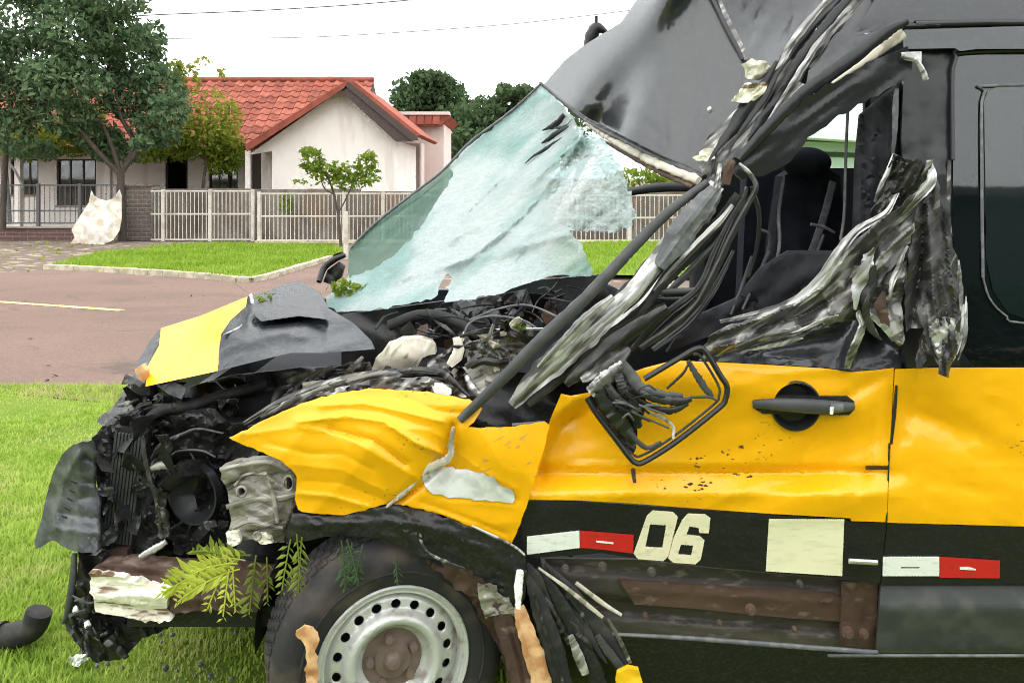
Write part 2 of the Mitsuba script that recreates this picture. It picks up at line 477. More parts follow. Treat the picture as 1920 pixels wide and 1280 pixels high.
# laminated glass: crazed to a white-green web of grains, clear where it did not shatter
def craze(p, n, uv):
    a = p.x * 0.8 + p.z * 0.6
    b = -p.x * 0.6 + p.z * 0.8
    d1, d2, r = voronoi(p.x * 95 + p.y * 60, p.z * 95 + p.y * 55)
    web = smoothstep(0.02, 0.14, d2 - d1)
    grain = 0.72 + 0.28 * r
    big = fbm(a * 2.6, b * 7, p.y * 2, 3)
    c = mix((0.31, 0.46, 0.44), (0.56, 0.625, 0.62), smoothstep(0.36, 0.62, big))
    return c * (grain * 0.5 + 0.55) * (0.8 + 0.2 * web)


def shatter(p, n, uv):
    """How much of each small patch is crazed white; the rest is still clear or has dropped out."""
    return 0.96 - 0.22 * smoothstep(0.45, 0.75, fbm(p.x * 4, p.z * 7, 2.0, 3))


scene['crazed_glass'] = {'type': 'blendbsdf', 'weight': proc(shatter),
                         'a': {'type': 'thindielectric', 'specular_transmittance': {'type': 'rgb', 'value': [0.55, 0.68, 0.66]}},
                         'b': {'type': 'principledthin', 'base_color': proc(craze), 'roughness': 0.22, 'diff_trans': 0.75, 'spec_trans': 0.0, 'eta': 1.5}}


def grains(p, n, uv):
    """Loose grains of toughened glass: some frosted, some clear."""
    d1, d2, r = voronoi(p.x * 105 + p.y * 20, p.z * 105 + p.y * 25)
    return 0.28 + 0.62 * smoothstep(0.25, 0.75, 0.6 * r + 0.4 * fbm(p.x * 12, p.z * 12, p.y * 3, 3))


scene['granulated_glass'] = {'type': 'blendbsdf', 'weight': proc(grains),
                             'a': {'type': 'thindielectric', 'specular_transmittance': {'type': 'rgb', 'value': [0.45, 0.58, 0.58]}},
                             'b': {'type': 'principledthin', 'base_color': proc(craze), 'roughness': 0.22, 'diff_trans': 0.75, 'spec_trans': 0.0, 'eta': 1.5}}
scene['green_glass'] = {'type': 'blendbsdf', 'weight': proc(lambda p, n, uv: 0.45 + 0.35 * fbm(p.x * 12, p.y * 8, p.z * 20, 3)),
                        'a': {'type': 'thindielectric', 'specular_transmittance': {'type': 'rgb', 'value': [0.42, 0.62, 0.52]}},
                        'b': {'type': 'principledthin', 'base_color': {'type': 'rgb', 'value': [0.10, 0.19, 0.15]}, 'roughness': 0.3, 'diff_trans': 0.8, 'spec_trans': 0.0, 'eta': 1.5}}
scene['house_glass'] = {'type': 'thindielectric'}
scene['cabin_window'] = {'type': 'thindielectric', 'specular_transmittance': {'type': 'rgb', 'value': [0.80, 0.90, 0.86]}}

# setting


def asphalt_fn(p, n, uv):
    g = fbm(p.x * 0.5, p.y * 1.1, 3.0, 4)
    f = noise(p.x * 60, p.y * 60, 0)
    c = mix((0.120, 0.078, 0.062), (0.158, 0.104, 0.084), g)
    soil = smoothstep(0.56, 0.72, fbm(p.x * 0.55 + 7, p.y * 1.7, 1.0, 4)) * smoothstep(11.5, 8, p.y)
    crack = smoothstep(0.035, 0.0, dr.abs(fbm(p.x * 0.7 + 3, p.y * 1.6, 5.0, 4) - 0.5)) * smoothstep(0.5, 0.6, fbm(p.x * 0.3, p.y * 0.5, 9.0, 2))
    stain = smoothstep(0.58, 0.7, fbm(p.x * 0.9 + 21, p.y * 1.4, 4.0, 4))
    c = mix(c, (0.07, 0.052, 0.045), crack * 0.5 + stain * 0.25)
    return mix(c, (0.215, 0.125, 0.088), soil * 0.75) * (0.86 + 0.28 * f)


mat('asphalt', asphalt_fn, 0.85, specular=0.3)
mat('road_paint', lambda p, n, uv: mix((0.52, 0.38, 0.16), (0.30, 0.22, 0.14), speck(p, 9, 0.45, 0.7)), 0.8)
mat('soil', lambda p, n, uv: mix(mix((0.095, 0.070, 0.056), (0.15, 0.115, 0.094), fbm(p.x * 1.2, p.y * 1.2, 0.0, 4)), (0.36, 0.30, 0.24), smoothstep(0.74, 0.8, noise(p.x * 5, p.y * 8, 0)) * 0.6), 0.9, specular=0.2)
mat('sod', lambda p, n, uv: mix((0.085, 0.14, 0.016), (0.15, 0.20, 0.032), fbm(p.x * 3, p.y * 3, 0.0, 4)), 0.9, specular=0.1)
mat('kerb_stone', lambda p, n, uv: mix((0.30, 0.26, 0.19), (0.48, 0.42, 0.31), speck(p, 6, 0.3, 0.7)), 0.85)


def leafmat(name, a, b, s, trans=0.7, rough=0.45):
    scene[name] = {'type': 'principledthin', 'base_color': proc(lambda p, n, uv: mix(a, b, noise(p.x * s, p.y * s, p.z * s))), 'roughness': rough,
                   'diff_trans': trans, 'spec_trans': 0.0, 'eta': 1.4}
    return name


scene['grass_blade'] = {'type': 'principledthin', 'roughness': 0.5, 'diff_trans': 0.8, 'spec_trans': 0.0, 'eta': 1.4,
                        'base_color': proc(lambda p, n, uv: mix(mix((0.24, 0.38, 0.045), (0.50, 0.60, 0.14), noise(p.x * 14, p.y * 14, p.z * 14)), (0.54, 0.54, 0.22), smoothstep(0.5, 0.72, fbm(p.x * 2.6, p.y * 2.6, 2.0, 3)) * noise(p.x * 40, p.y * 40, 0)))}
leafmat('far_grass', (0.18, 0.30, 0.025), (0.32, 0.43, 0.07), 3, 0.7)
leafmat('dark_leaf', (0.060, 0.115, 0.056), (0.175, 0.240, 0.125), 5, 0.5, 0.35)
leafmat('mid_leaf', (0.055, 0.092, 0.042), (0.10, 0.145, 0.068), 3, 0.6)
leafmat('yellow_leaf', (0.17, 0.22, 0.032), (0.36, 0.35, 0.065), 6, 0.8)
leafmat('lime_leaf', (0.11, 0.17, 0.018), (0.22, 0.29, 0.045), 9, 0.9)
leafmat('frond_leaf', (0.38, 0.46, 0.035), (0.66, 0.70, 0.14), 12, 0.9)
leafmat('dull_frond_leaf', (0.11, 0.16, 0.025), (0.26, 0.32, 0.06), 12, 0.8)
mat('bark', lambda p, n, uv: mix((0.035, 0.026, 0.020), (0.10, 0.08, 0.065), fbm(p.x * 14, p.y * 14, p.z * 4, 3)), 0.9)
mat('pale_bark', lambda p, n, uv: mix((0.17, 0.16, 0.15), (0.33, 0.31, 0.28), fbm(p.x * 9, p.y * 9, p.z * 4, 3)), 0.9)
mat('plaster_warm', lambda p, n, uv: mix(mix((0.72, 0.655, 0.61), (0.78, 0.72, 0.675), fbm(p.x * 1.5, p.y * 1.5, p.z * 0.7, 4)), (0.55, 0.48, 0.43), smoothstep(0.6, 0.8, fbm(p.x * 3, p.y * 3, p.z * 0.5, 4)) * 0.5), 0.9, specular=0.2)
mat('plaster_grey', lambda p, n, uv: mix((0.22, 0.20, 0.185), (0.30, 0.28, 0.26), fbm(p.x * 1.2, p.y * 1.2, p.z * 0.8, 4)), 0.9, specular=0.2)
mat('plaster_pink', lambda p, n, uv: mix((0.56, 0.44, 0.40), (0.64, 0.52, 0.48), fbm(p.x * 1.2, p.y * 1.2, p.z * 0.8, 4)), 0.9, specular=0.2)
for i, c in enumerate([(0.275, 0.072, 0.046), (0.235, 0.060, 0.038), (0.315, 0.092, 0.060)]):
    mat(f'roof_tile_{i}', (lambda c: lambda p, n, uv: mix(c, tuple(x * 0.7 for x in c), speck(p, 3.5, 0.4, 0.75)))(c), 0.75, specular=0.3)
mat('brown_wood', (0.045, 0.026, 0.022), 0.6)
mat('white_metal', lambda p, n, uv: mix((0.52, 0.475, 0.42), (0.40, 0.355, 0.305), speck(p, 5, 0.45, 0.75)), 0.6)
mat('grey_metal', (0.10, 0.095, 0.10), 0.6)
mat('old_concrete', lambda p, n, uv: mix(mix((0.20, 0.178, 0.155), (0.12, 0.104, 0.09), smoothstep(0.35, 0.65, fbm(p.x * 3.2, p.y * 3, p.z * 1.1, 4))), (0.17, 0.115, 0.08), smoothstep(0.5, 0.7, fbm(p.x * 0.9 + 4, p.y, p.z * 0.9, 3)) * 0.7), 0.9, specular=0.2)
mat('red_brick', lambda p, n, uv: mix((0.085, 0.038, 0.034), (0.13, 0.062, 0.054), fbm(p.x * 3, p.y * 3, p.z * 8, 3)), 0.85)
mat('brown_brick', lambda p, n, uv: mix((0.085, 0.066, 0.058), (0.14, 0.105, 0.09), fbm(p.x * 5, p.y * 5, p.z * 9, 3)), 0.85)
mat('mirrored_wall', (0.045, 0.05, 0.05), 0.8)
leafmat('hedge_leaf', (0.03, 0.06, 0.03), (0.08, 0.12, 0.06), 5, 0.4)
mat('sack_cloth', lambda p, n, uv: mix((0.62, 0.58, 0.52), (0.46, 0.39, 0.30), smoothstep(0.45, 0.7, fbm(p.x * 5, p.y * 5, p.z * 5, 3))), 0.9)
mat('wire_grey', (0.10, 0.10, 0.11), 0.6)
mat('pale_green_wall', (0.50, 0.60, 0.50), 0.8)
mat('white_roof', (0.75, 0.77, 0.75), 0.7)


# ------------------------------------------------------------------ ground, road, lawns
add('ground', flat([(-400, -60), (400, -60), (400, 900), (-400, 900)], -0.012), 'soil', smooth=False, kind='structure', label='bare reddish earth stretching away under everything')
nl, nr = G([0, 200], [735, 753])          # near road edge
fl, fr = G([-20, 470], [494, 531])        # far road edge
sl = lambda a, b: (b[1] - a[1]) / (b[0] - a[0])
ne = lambda x: nl[1] + sl(nl, nr) * (x - nl[0])
fe = lambda x: fl[1] + sl(fl, fr) * (x - fl[0])
road = [(-60, ne(-60) + 1), (-20, ne(-20)), (5, ne(5)), (40, ne(5) - 2), (40, fe(6) - 2), (6, fe(6)), (-20, fe(-20)), (-60, fe(-60))]
add('road', flat(road, 0.0, ), 'asphalt', smooth=False, kind='structure', label='reddish brown dusty asphalt road crossing behind the van')
a, b = G([-160, 222], [556, 583])
dy = 0.055
add('road_marking', flat([(a[0], a[1]), (b[0], b[1]), (b[0] + .05, b[1] + dy * 2), (a[0], a[1] + dy * 2.2)], 0.004), 'road_paint', smooth=False, kind='structure', label='worn yellow centre dash on the road')
dw = G([440, 640, 760, 700, 560, 480], [531, 476, 470, 530, 560, 560])
add('driveway', flat([(q[0], q[1]) for q in dw], 0.004), 'asphalt', smooth=False, kind='structure', label='reddish driveway leaving the road beside the lawn strip')
gy = np.array(G([-600, -100, 130, 210, 300, 460], [499, 499, 500, 478, 461, 459]))
add('entrance_path', flat([(-32, 15.5), (-9.5, 15.6), (-8.0, 18.5), (-8.0, 23.6), (-32, 23.6)], 0.004, 0.6, 0.02, 3), 'soil', smooth=40, kind='structure', label='bare earthy forecourt in front of the brick wall')
# near verge, a slightly uneven lawn
add('verge', flat([(-16, -6), (16, -6), (16, ne(5) - 0.1), (5, ne(5) - 0.05), (-4, ne(-4) - 0.06), (-16, ne(-16))], 0.004, 0.35, 0.03, 5), 'sod', smooth=True, kind='structure', label='grassy roadside verge that the wrecked van stands on')
isl = G([95, 300, 470, 530, 610, 650, 630, 480, 330, 180], [503, 514, 530, 513, 489, 474, 466, 462, 464, 482])
island = [(q[0], q[1]) for q in isl]
add('lawn_strip', flat(island, 0.07, 0.4, 0.05, 9), 'sod', smooth=True, kind='structure', label='tapering strip of mown lawn behind a pale kerb across the road')
far_lawn = [(0.6, 15.0), (12, 13.5), (14, 22.4), (1.2, 22.4)]
add('lawn_strip', flat(far_lawn, 0.07, 0.5, 0.05, 10), 'sod', smooth=True, kind='structure', label='sunlit lawn seen through the missing windscreen corner')
kb = G([85, 200, 300, 400, 462, 500, 560, 620], [504, 509, 515, 522, 529, 523, 505, 486])
kerb = thing('kerb', 'weathered pale kerb round the lawn strip across the road', 'kerb')
ks = spline(np.array(kb), 26)
for i in range(25):
    p0, p1 = ks[i], ks[i + 1]
    d = (p1 - p0) / np.linalg.norm(p1 - p0); q = np.array([-d[1], d[0], 0]) * 0.06
    g = d * 0.006
    c = np.array([p0 + g - q, p1 - g - q, p1 - g + q, p0 + g + q])
    h = 0.085 + 0.008 * rng.random()
    add('stone', trimesh.convex.convex_hull(np.vstack([c + [0, 0, -0.05], c * [1, 1, 1] + [0, 0, h - 0.015], c * 0.93 + c.mean(0) * 0.07 + [0, 0, h]])), 'kerb_stone', kerb, smooth=30)


def grass(poly, n, lo, hi, w, mt, name, label, z=0.0, seed=0, near=None):
    r = np.random.default_rng(seed)
    po = Polygon(poly)
    x0, y0, x1, y1 = po.bounds
    q = r.uniform([x0, y0], [x1, y1], (int(n * (x1 - x0) * (y1 - y0)), 2))
    q = q[contains_xy(po, q[:, 0], q[:, 1])]
    dens = meshkit.fbm(np.stack([q[:, 0] * 1.7, q[:, 1] * 1.7, 0 * q[:, 0]], -1), 3, seed)
    keep = r.random(len(q)) < np.clip(dens * 1.9, 0.25, 1)
    if near is not None:
        keep &= near(q)
    q, dens = q[keep], dens[keep]
    m = len(q)
    h = r.uniform(lo, hi, m) * (0.55 + 0.9 * dens)
    a = r.uniform(0, 2 * np.pi, m)
    lean = r.uniform(0.15, 0.9, m) * h
    d = np.stack([np.cos(a), np.sin(a), 0 * a], 1)
    s = np.stack([-np.sin(a), np.cos(a), 0 * a], 1) * (w * r.uniform(0.6, 1.3, m))[:, None]
    base = np.stack([q[:, 0], q[:, 1], np.full(m, z)], 1)
    up = np.array([0, 0, 1.0])
    mid = base + up * (h * 0.6)[:, None] + d * (lean * 0.3)[:, None]
    tip = base + up * h[:, None] + d * lean[:, None]
    v = np.stack([base - s, base + s, mid - s * 0.8, mid + s * 0.8, tip], 1).reshape(-1, 3)
    i = np.arange(m)[:, None] * 5
    f = np.hstack([i, i + 1, i + 3, i, i + 3, i + 2, i + 2, i + 3, i + 4]).reshape(-1, 3)
    add(name, trimesh.Trimesh(v, f, process=False), mt, smooth=True, kind='stuff', label=label)


def in_view(q):
    u = 960 + q[:, 0] * FOC / q[:, 1]
    return (u > -160) & (u < 1050)


grass([(-5.2, 2.3), (0.8, 2.3), (0.8, 3.6), (-0.6, 7.2), (-5.2, 7.2)], 9500, 0.014, 0.042, 0.0034, 'grass_blade', 'grass', 'bright short grass of the verge around the wrecked front', 0.0, 3,
      near=lambda q: in_view(q) & (rng.random(len(q)) < np.clip(3.4 / q[:, 1], 0.45, 1)))
grass(island, 420, 0.05, 0.11, 0.009, 'far_grass', 'grass', 'bright mown grass of the lawn strip across the road', 0.07, 4)
grass(far_lawn, 300, 0.05, 0.12, 0.010, 'far_grass', 'grass', 'bright grass seen through the missing windscreen corner', 0.07, 5, near=lambda q: q[:, 0] < 6)

# ------------------------------------------------------------------ the tiled house across the road
HG = 26.0           # distance of the gable wall
house = thing('house', 'cream rendered house with red tiled roof and broad gable', 'house')
ub = lambda u, y: (u - 960) * y / FOC
zb = lambda v, y: EYE - (v - HOR) * y / FOC
# gable wall with the recessed corner opening at its left end
gw = P([466, 640, 760, 745, 745, 512, 512, 466], [286, 172, 262, 262, 470, 470, 283, 283], HG)
add('gable_wall', prism([(466, 290), (640, 168), (752, 258), (745, 268), (745, 480), (510, 480), (510, 283), (466, 283)], HG, HG + 0.18), 'plaster_warm', house, smooth=False)
add('gable_wall', box(ub(745, HG) - 0.18, ub(745, HG) - 0.001, HG + 0.18, HG + 5, 0, 2.9), 'plaster_warm', house, smooth=False)
add('porch_wall', box(ub(466, HG), ub(512, HG), HG + 1.3, HG + 1.45, 0, 2.75), 'plaster_warm', house, smooth=False)
add('porch_post', bevel_box(ub(459, HG), ub(468, HG), HG + 0.02, HG + 0.16, 0, 2.6), 'plaster_warm', house, smooth=False)
# long wing in the shade of its eaves
WY = 29.5
OPEN = [(310, 352, 288, 425, 'door'), (392, 446, 296, 352, 'window'), (106, 180, 298, 385, 'window'), (20, 72, 298, 365, 'window'), (-60, 0, 298, 370, 'window')]
xw0, xw1 = (-24 * FOC / WY + 960), 470
vt, vb_ = HOR - (3.1 - EYE) * FOC / WY, HOR + EYE * FOC / WY
add('front_wall', prism(([(xw0, vb_), (xw0, vt), (xw1, vt), (xw1, vb_)], [[(a, b), (c, b), (c, d), (a, d)] for a, c, b, d, _ in OPEN]), WY, WY + 0.2), 'plaster_warm', house, smooth=False)
# the rooms behind the openings
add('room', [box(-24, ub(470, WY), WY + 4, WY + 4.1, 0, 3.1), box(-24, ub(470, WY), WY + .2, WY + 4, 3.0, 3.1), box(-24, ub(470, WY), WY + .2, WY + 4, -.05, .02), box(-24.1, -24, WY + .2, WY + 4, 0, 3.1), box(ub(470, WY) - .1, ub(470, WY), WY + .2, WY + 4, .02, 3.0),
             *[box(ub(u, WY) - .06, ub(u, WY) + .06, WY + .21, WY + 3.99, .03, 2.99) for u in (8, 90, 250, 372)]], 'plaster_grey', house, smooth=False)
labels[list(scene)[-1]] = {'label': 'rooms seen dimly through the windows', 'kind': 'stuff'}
for (u0, u1, v0, v1, k) in OPEN:
    zt_, zb_ = zb(v0, WY), zb(v1, WY)
    a_, b_ = ub(u0, WY), ub(u1, WY)
    w = add(k, [box(a_ + .002, a_ + .06, WY + .05, WY + .12, zb_, zt_), box(b_ - .06, b_ - .002, WY + .05, WY + .12, zb_, zt_), box(a_ + .06, b_ - .06, WY + .05, WY + .12, zt_ - .06, zt_ - .002)], 'brown_wood', house, smooth=False)
    if k == 'window':
        for f_ in (0.33, 0.66):
            x = a_ + (b_ - a_) * f_
            add('mullion', box(x - .03, x + .03, WY + .06, WY + .11, zb_, zt_ - .06), 'brown_wood', w, smooth=False)
        add('pane', trimesh.Trimesh(np.array([[a_ + .06, WY + .085, zb_], [b_ - .06, WY + .085, zb_], [b_ - .06, WY + .085, zt_ - .06], [a_ + .06, WY + .085, zt_ - .06]]), np.array([[0, 1, 2], [0, 2, 3]])), 'house_glass', w, smooth=False)
        add('sill', bevel_box(a_ - .05, b_ + .05, WY - .06, WY - .003, zb_ - .06, zb_, .008), 'plaster_grey', w, smooth=False)
for u in (198, 30):
    add('porch_post', bevel_box(ub(u, 28.4), ub(u + 11, 28.4), 28.3, 28.5, 0, 2.9), 'plaster_warm', house, smooth=False)
# main roof: slope towards the street, every tile on show laid singly
YE, YR = 27.6, 31.5
ze, zr = zb(276, YE), zb(153, YR)
slope = np.array([0, YR - YE, zr - ze]); sl_len = np.linalg.norm(slope); sd = slope / sl_len
rn = np.cross([1, 0, 0], sd)
xl, xr = -26.0, ub(655, YR) + 0.9
roof = add('roof', trimesh.convex.convex_hull(np.array([[x, YE, ze] for x in (xl, xr)] + [[x, YR, zr] for x in (xl, xr)] + [[x, YE, ze - .1] for x in (xl, xr)] + [[x, YR + 4, ze] for x in (xl, xr)]) - [0, 0, 0.06]), 'brown_wood', house, smooth=False)
ROWS = 11
tw, tl = 0.36, sl_len / ROWS
prof = [(-.5, .0), (-.30, .055), (-.10, .06), (0.06, .012), (0.30, .0), (0.5, .012)]
tv, tf = [], []
for k, (s, h0) in enumerate(((-0.05, 0.03), (1.02, 0.0))):
    for (a_, h_) in prof:
        tv.append(np.array([a_ * tw, 0, 0]) + sd * (s * tl) + rn * (h_ + h0 + 0.012))
m_ = len(prof)
for j in range(m_ - 1):
    tf += [(j, j + 1, m_ + j + 1), (j, m_ + j + 1, m_ + j)]
lip = [tv[j] - rn * 0.028 for j in range(m_)]
tv += lip
for j in range(m_ - 1):
    tf += [(2 * m_ + j, 2 * m_ + j + 1, j + 1), (2 * m_ + j, j + 1, j)]
tile_mesh = trimesh.Trimesh(np.array(tv), np.array(tf), process=False)
tile_ply = [mikit.ply(tile_mesh, f'roof_tile_{i}', smooth=50) for i in range(3)]
rest, cnt = [], 0
nx = int((xr - xl) / tw)
for r_ in range(ROWS):
    for c_ in range(nx):
        x = xr - (c_ + 0.5) * tw
        o = np.array([x, YE, ze]) + sd * (r_ * tl) + rn * rng.normal(0, 0.004)
        # under the gable's own roof nothing shows
        if x > -13.0 and cnt < 300:
            add('tile', tile_ply[rng.integers(3)], None, roof, to_world=T().translate(o.tolist()))
            cnt += 1
        else:
            t_ = tile_mesh.copy(); t_.apply_translation(o); rest.append(t_)
add('tiles', rest, 'roof_tile_0', roof, smooth=50, kind='stuff')
add('ridge', tube([[xl, YR, zr + .06], [xr, YR, zr + .06]], 0.11, n=40, jig=0.08, seed=4), 'roof_tile_1', roof)
add('eave_board', box(xl, ub(460, YE), YE - 0.08, YE - 0.03, ze - 0.2, ze - 0.02), 'brown_wood', roof, smooth=False)
# gable roof: two slabs running back from the rakes, barge boards in front
GF = HG - 0.55
lr = [(462, 280), (652, 156), (652, 149), (458, 273)]
rr = [(650, 150), (660, 150), (786, 255), (780, 263)]
gable_roof = add('gable_roof', prism([(462, 277), (652, 153), (652, 149), (458, 272)], GF, HG + 3), 'roof_tile_1', house, smooth=False)
add('gable_slope', prism([(648, 150), (660, 149), (788, 252), (780, 256)], GF, HG + 5.5), 'roof_tile_0', house, smooth=False)
add('barge_board', prism([(463, 284), (645, 165), (652, 153), (460, 277)], GF - 0.05, GF), 'roof_tile_1', house, smooth=False)
add('barge_board', prism([(646, 160), (653, 153), (782, 256), (784, 263), (770, 263)], GF - 0.05, GF), 'brown_wood', house, smooth=False)
add('soffit', prism([(640, 172), (655, 162), (770, 258), (772, 264), (741, 264)], GF + 0.02, HG - 0.003), 'brown_wood', house, smooth=False, label='dark brown boarded soffit under the right eave of the gable')
# pink neighbour house
YP = 33.0
pink = thing('house', 'narrow pink rendered house with small red roof behind the gable', 'house')
add('wall', prism([(735, 232), (832, 232), (832, 470), (735, 470)], YP, YP + 4), 'plaster_pink', pink, smooth=False)
add('wing_wall', prism(([(742, 268), (790, 268), (790, 470), (742, 470)], [[(752, 278), (768, 278), (768, 296), (752, 296)]]), YP - 1.2, YP - .01), 'plaster_pink', pink, smooth=False)
rp = add('roof', prism([(735, 214), (838, 214), (846, 218), (824, 236), (735, 236)], YP - 0.6, YP + 4.2), 'roof_tile_0', pink, smooth=False)
add('ridge_cap', prism([(735, 209), (842, 209), (843, 215), (735, 215)], YP - 0.7, YP - 0.1), 'plaster_pink', pink, smooth=False)
for i in range(6):
    add('tile', prism([(737 + i * 15, 217), (750 + i * 15, 217), (749 + i * 15, 233), (736 + i * 15, 233)], YP - 0.66, YP - 0.6), f'roof_tile_{i % 3}', rp, smooth=False)
add('downpipe', ptube([(787, 270, YP - 1.25), (787, 380, YP - 1.25)], 3), 'plaster_pink', pink)
w = add('window', trimesh.Trimesh(P([752, 768, 768, 752], [296, 296, 278, 278], YP - 1.12), np.array([[0, 1, 2], [0, 2, 3]])), 'house_glass', pink, smooth=False)
add('sill', prism([(750, 296), (770, 296), (770, 299), (750, 299)], YP - 1.3, YP - 1.2), 'plaster_warm', w, smooth=False)

# ------------------------------------------------------------------ fence, walls, sack
FY = 23.4
wall = thing('garden_wall', 'stained grey concrete wall behind the white railings', 'wall')
for i in range(12):
    x0 = ub(268, 24.2) + i * 1.55
    add('slab', bevel_box(x0 + 0.012, x0 + 1.54, 24.15, 24.24, 0, 1.46 - 0.06 * (i > 3) + rng.normal(0, .012), 0.01), 'old_concrete', wall, smooth=False)


def railing(u0, u1, y, vt, vm, vb, posts, label, mt='white_metal', gap=7.4, sq=0.011):
    f = thing('railing', label, 'railing')
    x0, x1 = ub(u0, y), ub(u1, y)
    zt, zm, z0 = zb(vt, y), zb(vm, y), zb(vb, y)
    for z in (zt, zm, z0):
        add('rail', bevel_box(x0, x1, y - .02, y + .02, z - .022, z + .022), mt, f, smooth=False)
    bar = mikit.ply(bevel_box(-sq, sq, -sq, sq, z0 + .022, zt - .022, 0.003), mt)
    n = int((u1 - u0) / gap)
    for i in range(1, n):
        u = u0 + (u1 - u0) * i / n
        if all(abs(u - q) > 3 for q in posts):
            add('bar', bar, None, f, to_world=T().translate([ub(u, y), y, 0]))
    for u in posts:
        add('post', bevel_box(ub(u, y) - .045, ub(u, y) + .045, y - .045, y + .045, 0, zt + .05, .006), mt, f, smooth=False)
    return f


railing(283, 476, FY + .4, 358, 401, 449, (306, 394, 474), 'white painted steel railing gate left of the double post')
railing(482, 780, FY - .1, 363, 405, 453, (486, 645, 718), 'white painted steel railing right of the double post under the gable', gap=7.8)
railing(790, 1330, FY - .1, 366, 408, 455, (860, 1180), 'white painted steel railing seen through the broken windscreen', gap=8.5)
railing(-80, 228, 24.4, 347, 395, 418, (-20, 72, 150), 'thin dark railing on the low red brick wall', 'grey_metal', gap=9.5, sq=.009)
for u0 in (500,):
    add('footing', [box(ub(484, FY), ub(650, FY), FY - .35, FY + .1, 0.0, 0.075), box(ub(650, FY), 6, FY - .35, FY + .1, 0.0, 0.07)], 'kerb_stone', None, smooth=False, label='low pale concrete footing under the white railing', cat='footing')


def brick_wall(name, label, u0, u1, v0, v1, y, mt, bl, bh, depth=0.2):
    w = thing(name, label, 'wall')
    x0, x1, z1 = ub(u0, y), ub(u1, y), zb(v0, y)
    add('mortar', box(x0, x1, y + .012, y + depth, 0, z1 - .01), 'plaster_grey', w, smooth=False)
    rows = max(1, int(round(z1 / bh))); bh = z1 / rows
    cols = int(math.ceil((x1 - x0) / bl))
    bp = mikit.ply(bevel_box(0.008, bl - .008, 0, .03, 0.008, bh - .008, .006), mt)
    for r_ in range(rows):
        for c_ in range(-1, cols):
            x = x0 + c_ * bl + (bl / 2 if r_ % 2 else 0)
            a_, b_ = max(x, x0), min(x + bl, x1)
            if b_ - a_ < 0.05: continue
            if a_ == x and b_ == x + bl:
                add('brick', bp, None, w, to_world=T().translate([x, y + rng.normal(0, .003), r_ * bh]))
            else:
                add('brick', bevel_box(a_ + .008, b_ - .008, y, y + .03, r_ * bh + .008, (r_ + 1) * bh - .008, .006), mt, w, smooth=False)
    add('coping', bevel_box(x0 - .03, x1 + .02, y - .05, y + depth + .03, z1, z1 + .05, .01), 'plaster_grey' if mt == 'red_brick' else mt, w, smooth=False)


brick_wall('brick_wall', 'low dark red brick wall under the thin dark railing', -60, 140, 428, 458, 24.25, 'red_brick', 0.42, 0.11)
brick_wall('gate_pier', 'brown brick gate pier to the right of the white sack', 230, 284, 350, 462, 24.0, 'brown_brick', 0.27, 0.12, .5)
# white sack tied up at two corners
SK = 23.0
sack = sheet([(134, 430), (150, 405), (166, 380), (171, 357), (176, 366), (184, 372), (200, 376), (212, 372), (224, 355), (228, 366), (228, 410), (224, 432), (212, 450), (190, 460), (168, 458), (158, 462), (150, 455), (128, 461), (140, 445)],
             [(134, 430, SK), (171, 357, SK + .2), (226, 356, SK + .2), (190, 378, SK + .25), (180, 430, SK - .28), (205, 440, SK - .2), (150, 440, SK - .1), (130, 461, SK), (226, 430, SK)], 5, 0.012,
             fold=[([(222, 360), (200, 385), (165, 420)], .09, 5), ([(172, 360), (176, 400), (160, 440)], .06, 5), ([(226, 380), (205, 420), (180, 455)], .05, 5)], wob=(0.05, 60, 22, 9, 3))
add('sack', sack, 'sack_cloth', None, label='dirty white cloth sack hanging by two corners beside the gate pier', cat='sack')


# ------------------------------------------------------------------ trees
def tree(name, label, cat, crown, limbs, leaf, bark, size, seed=0, aspect=0.5, per=1.0, group=None, extra=None):
    t = thing(name, label, cat, group)
    for i, (p, w) in enumerate(limbs):
        add('branch' if i else 'trunk', ptube(p, w, jig=0.06, seed=seed + i, k=8), bark, t)
    pts = [clump(P(u, v, y), np.array([ru, rd, rv]) * y / FOC, int(n * per), seed * 31 + i) for i, (u, v, y, ru, rv, rd, n) in enumerate(crown)]
    add('crown', leaves(np.vstack(pts), size, seed, aspect=aspect), leaf, t, smooth=False)
    for (nm, lf, cr) in (extra or []):
        pts = [clump(P(u, v, y), np.array([ru, rd, rv]) * y / FOC, int(n * per), seed * 57 + i) for i, (u, v, y, ru, rv, rd, n) in enumerate(cr)]
        add(nm, leaves(np.vstack(pts), size, seed + 3, aspect=aspect), lf, t, smooth=False)
    return t


r0 = random.Random(4)
TY = 23.9
crown = []
for (u, v, ru, rv, n) in [(20, 30, 90, 70, 900), (-60, 110, 90, 90, 900), (60, 120, 85, 70, 1000), (150, 60, 75, 65, 900), (120, 150, 80, 55, 800), (215, 60, 55, 55, 600), (255, 110, 50, 60, 650),
                          (295, 165, 48, 50, 650), (240, 185, 55, 42, 500), (320, 205, 36, 36, 350), (285, 235, 40, 28, 260), (30, 190, 60, 55, 600), (20, 245, 45, 45, 320), (205, -10, 70, 50, 700), (90, -30, 100, 60, 900),
                          (285, 75, 26, 40, 220), (175, 120, 60, 60, 600), (200, 262, 36, 26, 240), (215, 285, 50, 22, 260), (268, 268, 22, 16, 90), (120, 215, 60, 40, 420), (170, 250, 50, 30, 260), (300, 255, 40, 22, 160), (60, 280, 50, 22, 220)]:
    crown.append((u, v, TY + r0.uniform(-1.6, 1.4), ru, rv, (ru + rv) * 0.7, n))
edge_crown = [c for c in crown if c[0] < 70]
crown = [c for c in crown if c[0] >= 70]
